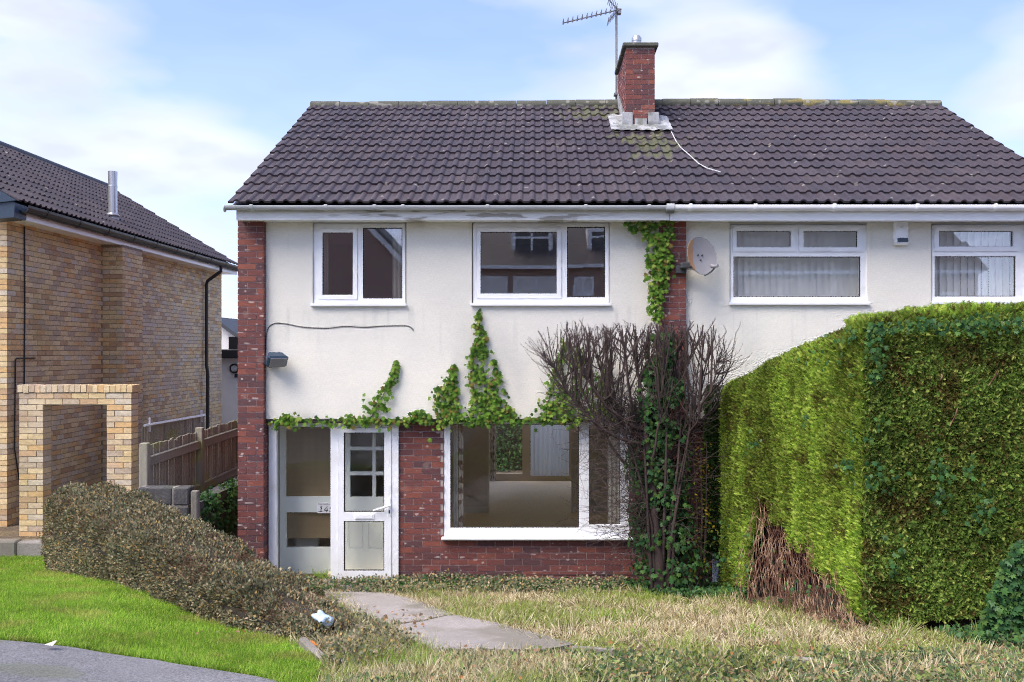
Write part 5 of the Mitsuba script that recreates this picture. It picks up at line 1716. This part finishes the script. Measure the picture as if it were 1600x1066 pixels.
cover('ground_ivy', 'dark low ivy ground cover along the foot of the house and the hedge', [
    ([(-3.25, -.1), (-3.1, -.5), (-1.9, -.75), (-.6, -.62), (1.1, -.55), (1.1, .06), (-1.6, .06), (-3.2, .05)], .26),
    ([(1.1, .05), (1.1, -.7), (1.6, -1.0), (2.3, -1.5), (2.4, -.2)], .24),
    ([(3.3, -3.75), (3.2, -4.3), (3.5, -5.2), (5, -5.4), (5, -3.9)], .36)], 12500, 'dark_ivy_m', IVY, (.025, .05), .15)
cover('wall_foot_growth', 'dark brownish low growth and dead stems along the foot of the brick wall', [([(-3.25, -.1), (-3.1, -.55), (-1.9, -.85), (-.6, -.75), (1.1, -.7), (1.1, .06), (-1.6, .06), (-3.2, .05)], 1.0)], 9000, 'hedge_m', LEAF, (.02, .045), .20)
hp = thing('ivy_mound', 'tall dark ivy mound at the right edge below the front of the conifer hedge', 'ivy')
n = 6500
a, b = rng.normal(1590, 34, n), rng.uniform(850, 1066, n)
k = (a > 1600 - (b - 840) * .45 - 10) & (a < 1680)
P = np.array([at(p_, q_, -4.25 - .25 * rng.random()) for p_, q_ in zip(a[k], b[k])])
n = len(P)
(v, f), uv = scatter(*IVY, P, unit(rnd_dir(n) + [0, -.3, -.5]), unit(rnd_dir(n) * .7 + [-.2, -1, .6]), rng.uniform(.035, .065, n))
put(f'{hp}__leaves', (v, f), 'dark_ivy_m', uv=uv, kind='stuff')
rw = thing('retaining_ivy', 'dark ivy trailing over the retaining wall behind the low hedge', 'ivy')
n = 3400
P = np.column_stack([-4.05 + rng.uniform(-.02, .06, n), rng.uniform(-.1, 2.2, n), rng.uniform(.0, 1.0, n)])
P[: n // 3, 2] = rng.uniform(.85, 1.06, n // 3); P[: n // 3, 0] -= rng.uniform(0, .2, n // 3)
P = P[meshkit.fbm(P * 3, 3, 9) > .44]
n = len(P)
(v, f), uv = scatter(*IVY, P, unit(rnd_dir(n) + [0, 0, -.7]), unit(rnd_dir(n) * .6 + [1, -.5, .3]), rng.uniform(.03, .06, n))
put(f'{rw}__leaves', (v, f), 'dark_ivy_m', uv=uv, kind='stuff')

# grass: mown lawn on the left


def blades(name, label, poly, n, mat, h, w, lean, dens=None, z0=0.0, along=None):
    x0, y0, x1, y1 = poly.bounds
    import shapely
    P = rng.uniform((x0, y0), (x1, y1), (int(n * 3), 2))
    d = P[:, 1] - EYE_Y
    vis = (np.abs(P[:, 0] * FOC / d - 0) < 900) & (d > 4.6)
    P = P[vis]
    P = P[shapely.contains_xy(poly, P[:, 0], P[:, 1])]
    if dens is not None:
        P = P[rng.random(len(P)) < dens(P)]
    P = P[:n]
    m = len(P)
    X = np.column_stack([P, ground_z(P[:, 0], P[:, 1]) + z0])
    al = unit(np.column_stack([rng.normal(0, lean, (m, 2)), np.ones(m)]))
    hh = rng.uniform(*h, m)
    sc = np.column_stack([rng.uniform(*w, m), hh, hh])
    (v, f), uv = scatter(*BLADE, X, al, rnd_dir(m), sc)
    put(name, (v, f), mat, uv=uv, label=label, kind='stuff')
    return m


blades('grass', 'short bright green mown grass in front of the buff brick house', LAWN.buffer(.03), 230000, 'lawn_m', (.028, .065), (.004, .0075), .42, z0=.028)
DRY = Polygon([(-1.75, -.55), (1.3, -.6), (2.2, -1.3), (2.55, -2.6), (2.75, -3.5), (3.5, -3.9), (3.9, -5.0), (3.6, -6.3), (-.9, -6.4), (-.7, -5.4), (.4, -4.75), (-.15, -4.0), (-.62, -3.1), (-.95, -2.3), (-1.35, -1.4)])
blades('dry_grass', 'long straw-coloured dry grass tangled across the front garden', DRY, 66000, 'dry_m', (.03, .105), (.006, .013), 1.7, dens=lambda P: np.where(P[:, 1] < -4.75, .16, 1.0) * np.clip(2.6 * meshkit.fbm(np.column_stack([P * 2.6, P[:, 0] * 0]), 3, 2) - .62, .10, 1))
cc = []
dxy = rng.uniform((-1.7, -6.3), (3.7, -.6), (1500, 2))
import shapely
dxy = dxy[shapely.contains_xy(DRY, dxy[:, 0], dxy[:, 1])][:520]
for c in dxy:
    m = int(rng.uniform(25, 70))
    q = c + rng.normal(0, .035, (m, 2))
    cc.append(np.column_stack([q, (q - c) / .035 * .45 + unit(rng.normal(size=2)) * .35, np.full(m, rng.uniform(.05, .17))]))
cc = np.vstack(cc)
m = len(cc)
X = np.column_stack([cc[:, :2], ground_z(cc[:, 0], cc[:, 1])])
hh = cc[:, 4] * rng.uniform(.5, 1.1, m)
(v, f), uv = scatter(*BLADE, X, unit(np.column_stack([cc[:, 2:4] + rng.normal(0, .3, (m, 2)), np.ones(m) * .8])), rnd_dir(m), np.column_stack([rng.uniform(.006, .012, m), hh, hh]))
put('dry_grass_clumps', (v, f), 'dry_m', uv=uv, label='pale tussocks of long dead grass flopped over in the front garden', kind='stuff')
VERGE = Polygon([(-2.3, -3.6), (-1.6, -3.2), (-1.3, -3.45), (-1.05, -4.2), (-.9, -5.0), (.2, -5.0), (.3, -6.4), (-1.25, -6.5), (-1.3, -5.6), (-1.5, -4.9)])
blades('verge_grass', 'scruffy mixed grass and weeds between the low hedge end and the path', VERGE, 26000, 'dry_m', (.04, .13), (.003, .006), .7)
n = 5200
g = VERGE.union(Polygon([(-1, -4.9), (3.2, -4.8), (3.4, -6.4), (-1.2, -6.4)]))
cover('weeds', 'low leafy weeds spreading over bare soil at the near edge of the garden', [([(-1.3, -4.9), (-.4, -4.85), (.4, -4.85), (1.6, -5.0), (3.6, -4.7), (3.7, -6.4), (-1.2, -6.4)], 1.0)], 15000, 'weed_m', LEAF, (.02, .05), .09)

ep = []
for line in ([(512, 922), (545, 955), (582, 988), (640, 1010), (690, 1028), (850, 1028)], [(560, 918), (640, 944), (704, 969), (770, 982), (840, 1002), (893, 1019)], [(594, 989), (662, 980), (706, 969)]):
    L_ = LineString([pathpt(*q) for q in line])
    for s_ in rng.random(900 if len(line) > 3 else 120):
        ep.append(np.array(L_.interpolate(s_, normalized=True).coords[0]) + rng.normal(size=2) * (.05 if len(line) > 3 else .02))
ep = np.array(ep); m = len(ep)
X = np.column_stack([ep, ground_z(ep[:, 0], ep[:, 1]) + .03])
hh = rng.uniform(.04, .14, m)
(v, f), uv = scatter(*BLADE, X, unit(np.column_stack([rng.normal(0, .9, (m, 2)), np.ones(m)])), rnd_dir(m), np.column_stack([rng.uniform(.004, .007, m), hh, hh]))
put('path_edge_grass', (v, f), 'dry_m', uv=uv, label='ragged grass overhanging the edges of the concrete garden path', kind='stuff')

SCR = Polygon([(-2.25, -3.55), (-1.55, -3.35), (-1.15, -3.9), (-.85, -4.7), (-.9, -5.3), (-1.3, -5.6), (-1.5, -4.9), (-1.95, -4.35)])
cs = rng.uniform(SCR.bounds[:2], SCR.bounds[2:], (500, 2))
cs = cs[shapely.contains_xy(SCR, cs[:, 0], cs[:, 1])][:110]
cc = np.vstack([np.column_stack([q_ + rng.normal(0, .04, (60, 2)), np.full(60, rng.uniform(.10, .24)), np.tile(rng.normal(0, .35, 2), (60, 1))]) for q_ in cs])
m = len(cc)
X = np.column_stack([cc[:, :2], ground_z(cc[:, 0], cc[:, 1])])
hh = cc[:, 2] * rng.uniform(.5, 1.1, m)
(v, f), uv = scatter(*BLADE, X, unit(np.column_stack([cc[:, 3:5] + rng.normal(0, .5, (m, 2)), np.ones(m)])), rnd_dir(m), np.column_stack([rng.uniform(.004, .008, m), hh, hh]))
put('rough_grass', (v, f), 'dry_m', uv=uv, label='scruffy long grass where the low clipped hedge runs out', kind='stuff')
n = 9000
q_ = rng.uniform(SCR.bounds[:2], SCR.bounds[2:], (n * 2, 2))
q_ = q_[shapely.contains_xy(SCR, q_[:, 0], q_[:, 1])][:n]
n = len(q_)
X = np.column_stack([q_, ground_z(q_[:, 0], q_[:, 1]) + rng.random(n) ** 1.5 * .22 * meshkit.fbm(np.column_stack([q_ * 5, q_[:, 0] * 0]), 3) * 1.6])
(v, f), uv = scatter(*LEAF, X, unit(rnd_dir(n) + [0, 0, .5]), rnd_dir(n), rng.uniform(.016, .04, n))
put('low_growth', (v, f), 'hedge_m', uv=uv, label='thin straggling small-leaved growth beyond the low end of the clipped hedge', kind='stuff')

# fresh green tufts in the dry grass
tv_, tu_ = [], []
for px, py in ((790, 905), (1035, 893), (810, 960), (915, 935), (1095, 925), (1105, 965), (980, 1000), (1180, 1000), (690, 925), (1230, 960), (640, 1030), (605, 1045), (660, 1050), (505, 905), (470, 985), (520, 960), (1010, 940), (950, 975), (1140, 940)):
    c = on_ground(px, py)
    m = 150
    P = c + np.column_stack([rng.normal(0, .09, (m, 2)), np.zeros(m)])
    al = unit(np.column_stack([(P - c)[:, :2] * 5 + rng.normal(0, .3, (m, 2)), np.ones(m)]))
    hh = rng.uniform(.06, .17, m)
    vf_, uv = scatter(*BLADE, P, al, rnd_dir(m), np.column_stack([rng.uniform(.004, .007, m), hh, hh]))
    tv_.append(vf_); tu_.append(uv)
put('grass_tufts', merge(tv_), 'lawn_m', uv=np.vstack(tu_), label='fresh green tufts of grass standing in the dry straw-coloured lawn', kind='stuff')

# ------------------------------------------------------------------ litter
lc = at(506, 968, -4.46)
m = trimesh.creation.icosphere(3, .075)
m.vertices *= [1.15, .6, .55]
m.vertices += (meshkit.noise(m.vertices * 26)[:, None] - .5) * unit(m.vertices) * .07
m.apply_transform(tfm.rotation_matrix(.35, (0, 1, 0)))
m.apply_translation(lc)
put('litter', m, 'litter_m', label='crumpled pale blue plastic litter caught at the low end of the clipped hedge', cat='litter')
CURL = (np.array([[0, 0, 0], [.35, .3, .12], [.45, .6, .2], [0, 1, .05], [-.45, .6, .2], [-.35, .3, .12], [0, .5, 0]]), np.array([[0, 1, 6], [1, 2, 6], [2, 3, 6], [3, 4, 6], [4, 5, 6], [5, 0, 6]]))
for px, py, sz, mt, lab in ((476, 1026, .09, 'orange_leaf_m', 'orange fallen leaf on the green lawn by the edging stone'), (77, 1022, .085, 'pale_leaf_m', 'pale curled leaf lying on the grey pavement'), (115, 905, .06, 'pale_leaf_m', 'pale scrap lying at the foot of the low hedge')):
    c = on_ground(px, py) + [0, 0, .075]
    (v, f), uv = scatter(*CURL, c[None], rnd_dir(1) * [1, 1, .1], np.array([[0, -.3, 1.0]]), np.array([sz]))
    put('fallen_leaf', (v, f), mt, label=lab, cat='leaf')
n = 190
P = np.vstack([rng.uniform((-.6, -6.3), (3.4, -4.6), (n, 2)), rng.uniform((-2.6, -4.4), (-.9, -2.6), (250, 2))])
X = np.column_stack([P, ground_z(P[:, 0], P[:, 1]) + rng.uniform(.03, .10, len(P))])
(v, f), uv = scatter(*CURL, X, unit(rnd_dir(len(P)) * [1, 1, .3]), unit(rnd_dir(len(P)) * .5 + [0, -.3, 1]), rng.uniform(.02, .045, len(P)))
scene['brown_leaf_m'] = {'type': 'twosided', 'bsdf': {'type': 'principled', 'base_color': proc(lambda p, n, uv: pick(uv.x, [(.16, .085, .04), (.22, .13, .07), (.10, .06, .035), (.28, .13, .04), (.2, .15, .09)])), 'roughness': .8}}
put('fallen_leaves', (v, f), 'brown_leaf_m', uv=uv, label='scattered small brown fallen leaves over the garden', kind='stuff')

# ------------------------------------------------------------------ back garden hedge seen through the patio door
n = 9000
P = np.column_stack([rng.uniform(-4, 5, n), 10.9 + rng.normal(0, .12, n), rng.uniform(-.1, 1.35, n)])
P[:, 1] += lump(P, 1.5, .5)
(v, f), uv = scatter(*LEAF, P, rnd_dir(n), unit(rnd_dir(n) + [0, -1, .4]), rng.uniform(.05, .11, n))
put('patio', bx(-3.3, 3.0, 8.96, 10.4, -0.2, 0.012), 'bounce_paving_m', label='pale paving added unseen behind the house to bounce daylight into the lounge', kind='structure')  # hidden slab added as a reflector for the lounge
gk = thing('garden_hedge', 'dark green garden hedge seen through the lounge patio door', 'hedge')
put(f'{gk}__leaves', (v, f), 'dark_ivy_m', uv=uv, kind='stuff')
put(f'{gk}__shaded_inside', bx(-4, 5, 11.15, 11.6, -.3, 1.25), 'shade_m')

# ------------------------------------------------------------------ across the street: what the front windows mirror
put('road', bx(-80, 80, -19.5, -11.2, 0.9, 1.19), 'asphalt_m', label='grey tarmac street behind the viewpoint', kind='structure')
OY = -33.0


def far_house(label, x0, x1, eave, ridge, gable_on):
    h = thing('opposite_house', label, 'house')
    put(f'{h}__wall', bx(x0, x1, OY - 8, OY, 0.8, eave), 'far_brick_m')
    if gable_on:
        xm = (x0 + x1) / 2
        put(f'{h}__gable', plate(Polygon([(x0, eave), (x1, eave), (xm, ridge)]), OY - 8, OY - .01), 'far_brick_m')
        for s_ in (-1, 1):
            xe = xm + s_ * (x1 - x0 + .8) / 2
            put(f'{h}__barge_board', plate(Polygon([(xe, eave - .35), (xm, ridge + .1), (xm, ridge - .25), (xe, eave - .7)]), OY + .15, OY + .22), 'white_m')
            put(f'{h}__roof', plate(Polygon([(xe, eave - .3), (xm, ridge + .15), (xm, ridge + .28), (xe, eave - .17)]), OY - 8.3, OY + .3), 'slate_m')
    else:
        put(f'{h}__roof', prism_x(Polygon([(OY + .4, eave - .05), (OY - 4, ridge), (OY - 8.4, eave - .05)]), x0 - .3, x1 + .3), 'tile_m')
        put(f'{h}__gutter', bx(x0 - .3, x1 + .3, OY + .4, OY + .52, eave - .14, eave + .02), 'white_m')
        for xc in (-.1, 3.6):
            d = put(f'{h}__dormer', bx(xc - 1.0, xc + 1.0, OY - 3.6, OY - 1.2, eave + .5, eave + 2.0), 'pale_wall_m')
            put(f'{d}__window', plate(sbox(xc - .9, eave + .62, xc + .9, eave + 1.85).difference(sbox(xc - .8, eave + .72, xc - .05, eave + 1.75)).difference(sbox(xc + .05, eave + .72, xc + .8, eave + 1.75)), OY - 1.18, OY - 1.1), 'white_m')
            put(f'{d}__pane', bx(xc - .85, xc + .85, OY - 1.195, OY - 1.185, eave + .66, eave + 1.8), 'slate_m')
    for xw, zw, ww, hw_ in (((-2.0, 5.6, 1.5, 1.7), (.1, 5.6, 2.2, 1.7), (2.4, 5.9, 1.0, .9), (5.2, 5.6, 1.9, 1.5)) if x0 > -5 and x0 < 0 else ((x0 + 1.6, eave - 1.9, 1.8, 1.2), (x1 - 1.7, eave - 1.8, 1.6, 1.2), (x0 + 1.8, eave - 4.4, 2.2, 1.4), (x1 - 2.2, eave - 4.4, 2.4, 1.6))):
        w_ = put(f'{h}__window', plate(sbox(xw - ww / 2, zw - hw_ / 2, xw + ww / 2, zw + hw_ / 2).difference(sbox(xw - ww / 2 + .1, zw - hw_ / 2 + .1, xw - .06, zw + hw_ / 2 - .1)).difference(sbox(xw + .06, zw - hw_ / 2 + .1, xw + ww / 2 - .1, zw + hw_ / 2 - .1)), OY + .01, OY + .08), 'white_m')
        put(f'{w_}__pane', bx(xw - ww / 2 + .05, xw + ww / 2 - .05, OY + .015, OY + .03, zw - hw_ / 2 + .05, zw + hw_ / 2 - .05), 'pale_wall_m')


far_house('brick house with white dormers across the street, mirrored in the larger upper window', -4.2, 7.5, 6.9, 9.6, False)
far_house('brick gabled house across the street, mirrored in the smaller upper window', -13.5, -5.4, 6.2, 10.2, True)
far_house('brick house across the street at the far right, mirrored in the blind-covered windows', 9.5, 21.0, 6.6, 9.3, False)
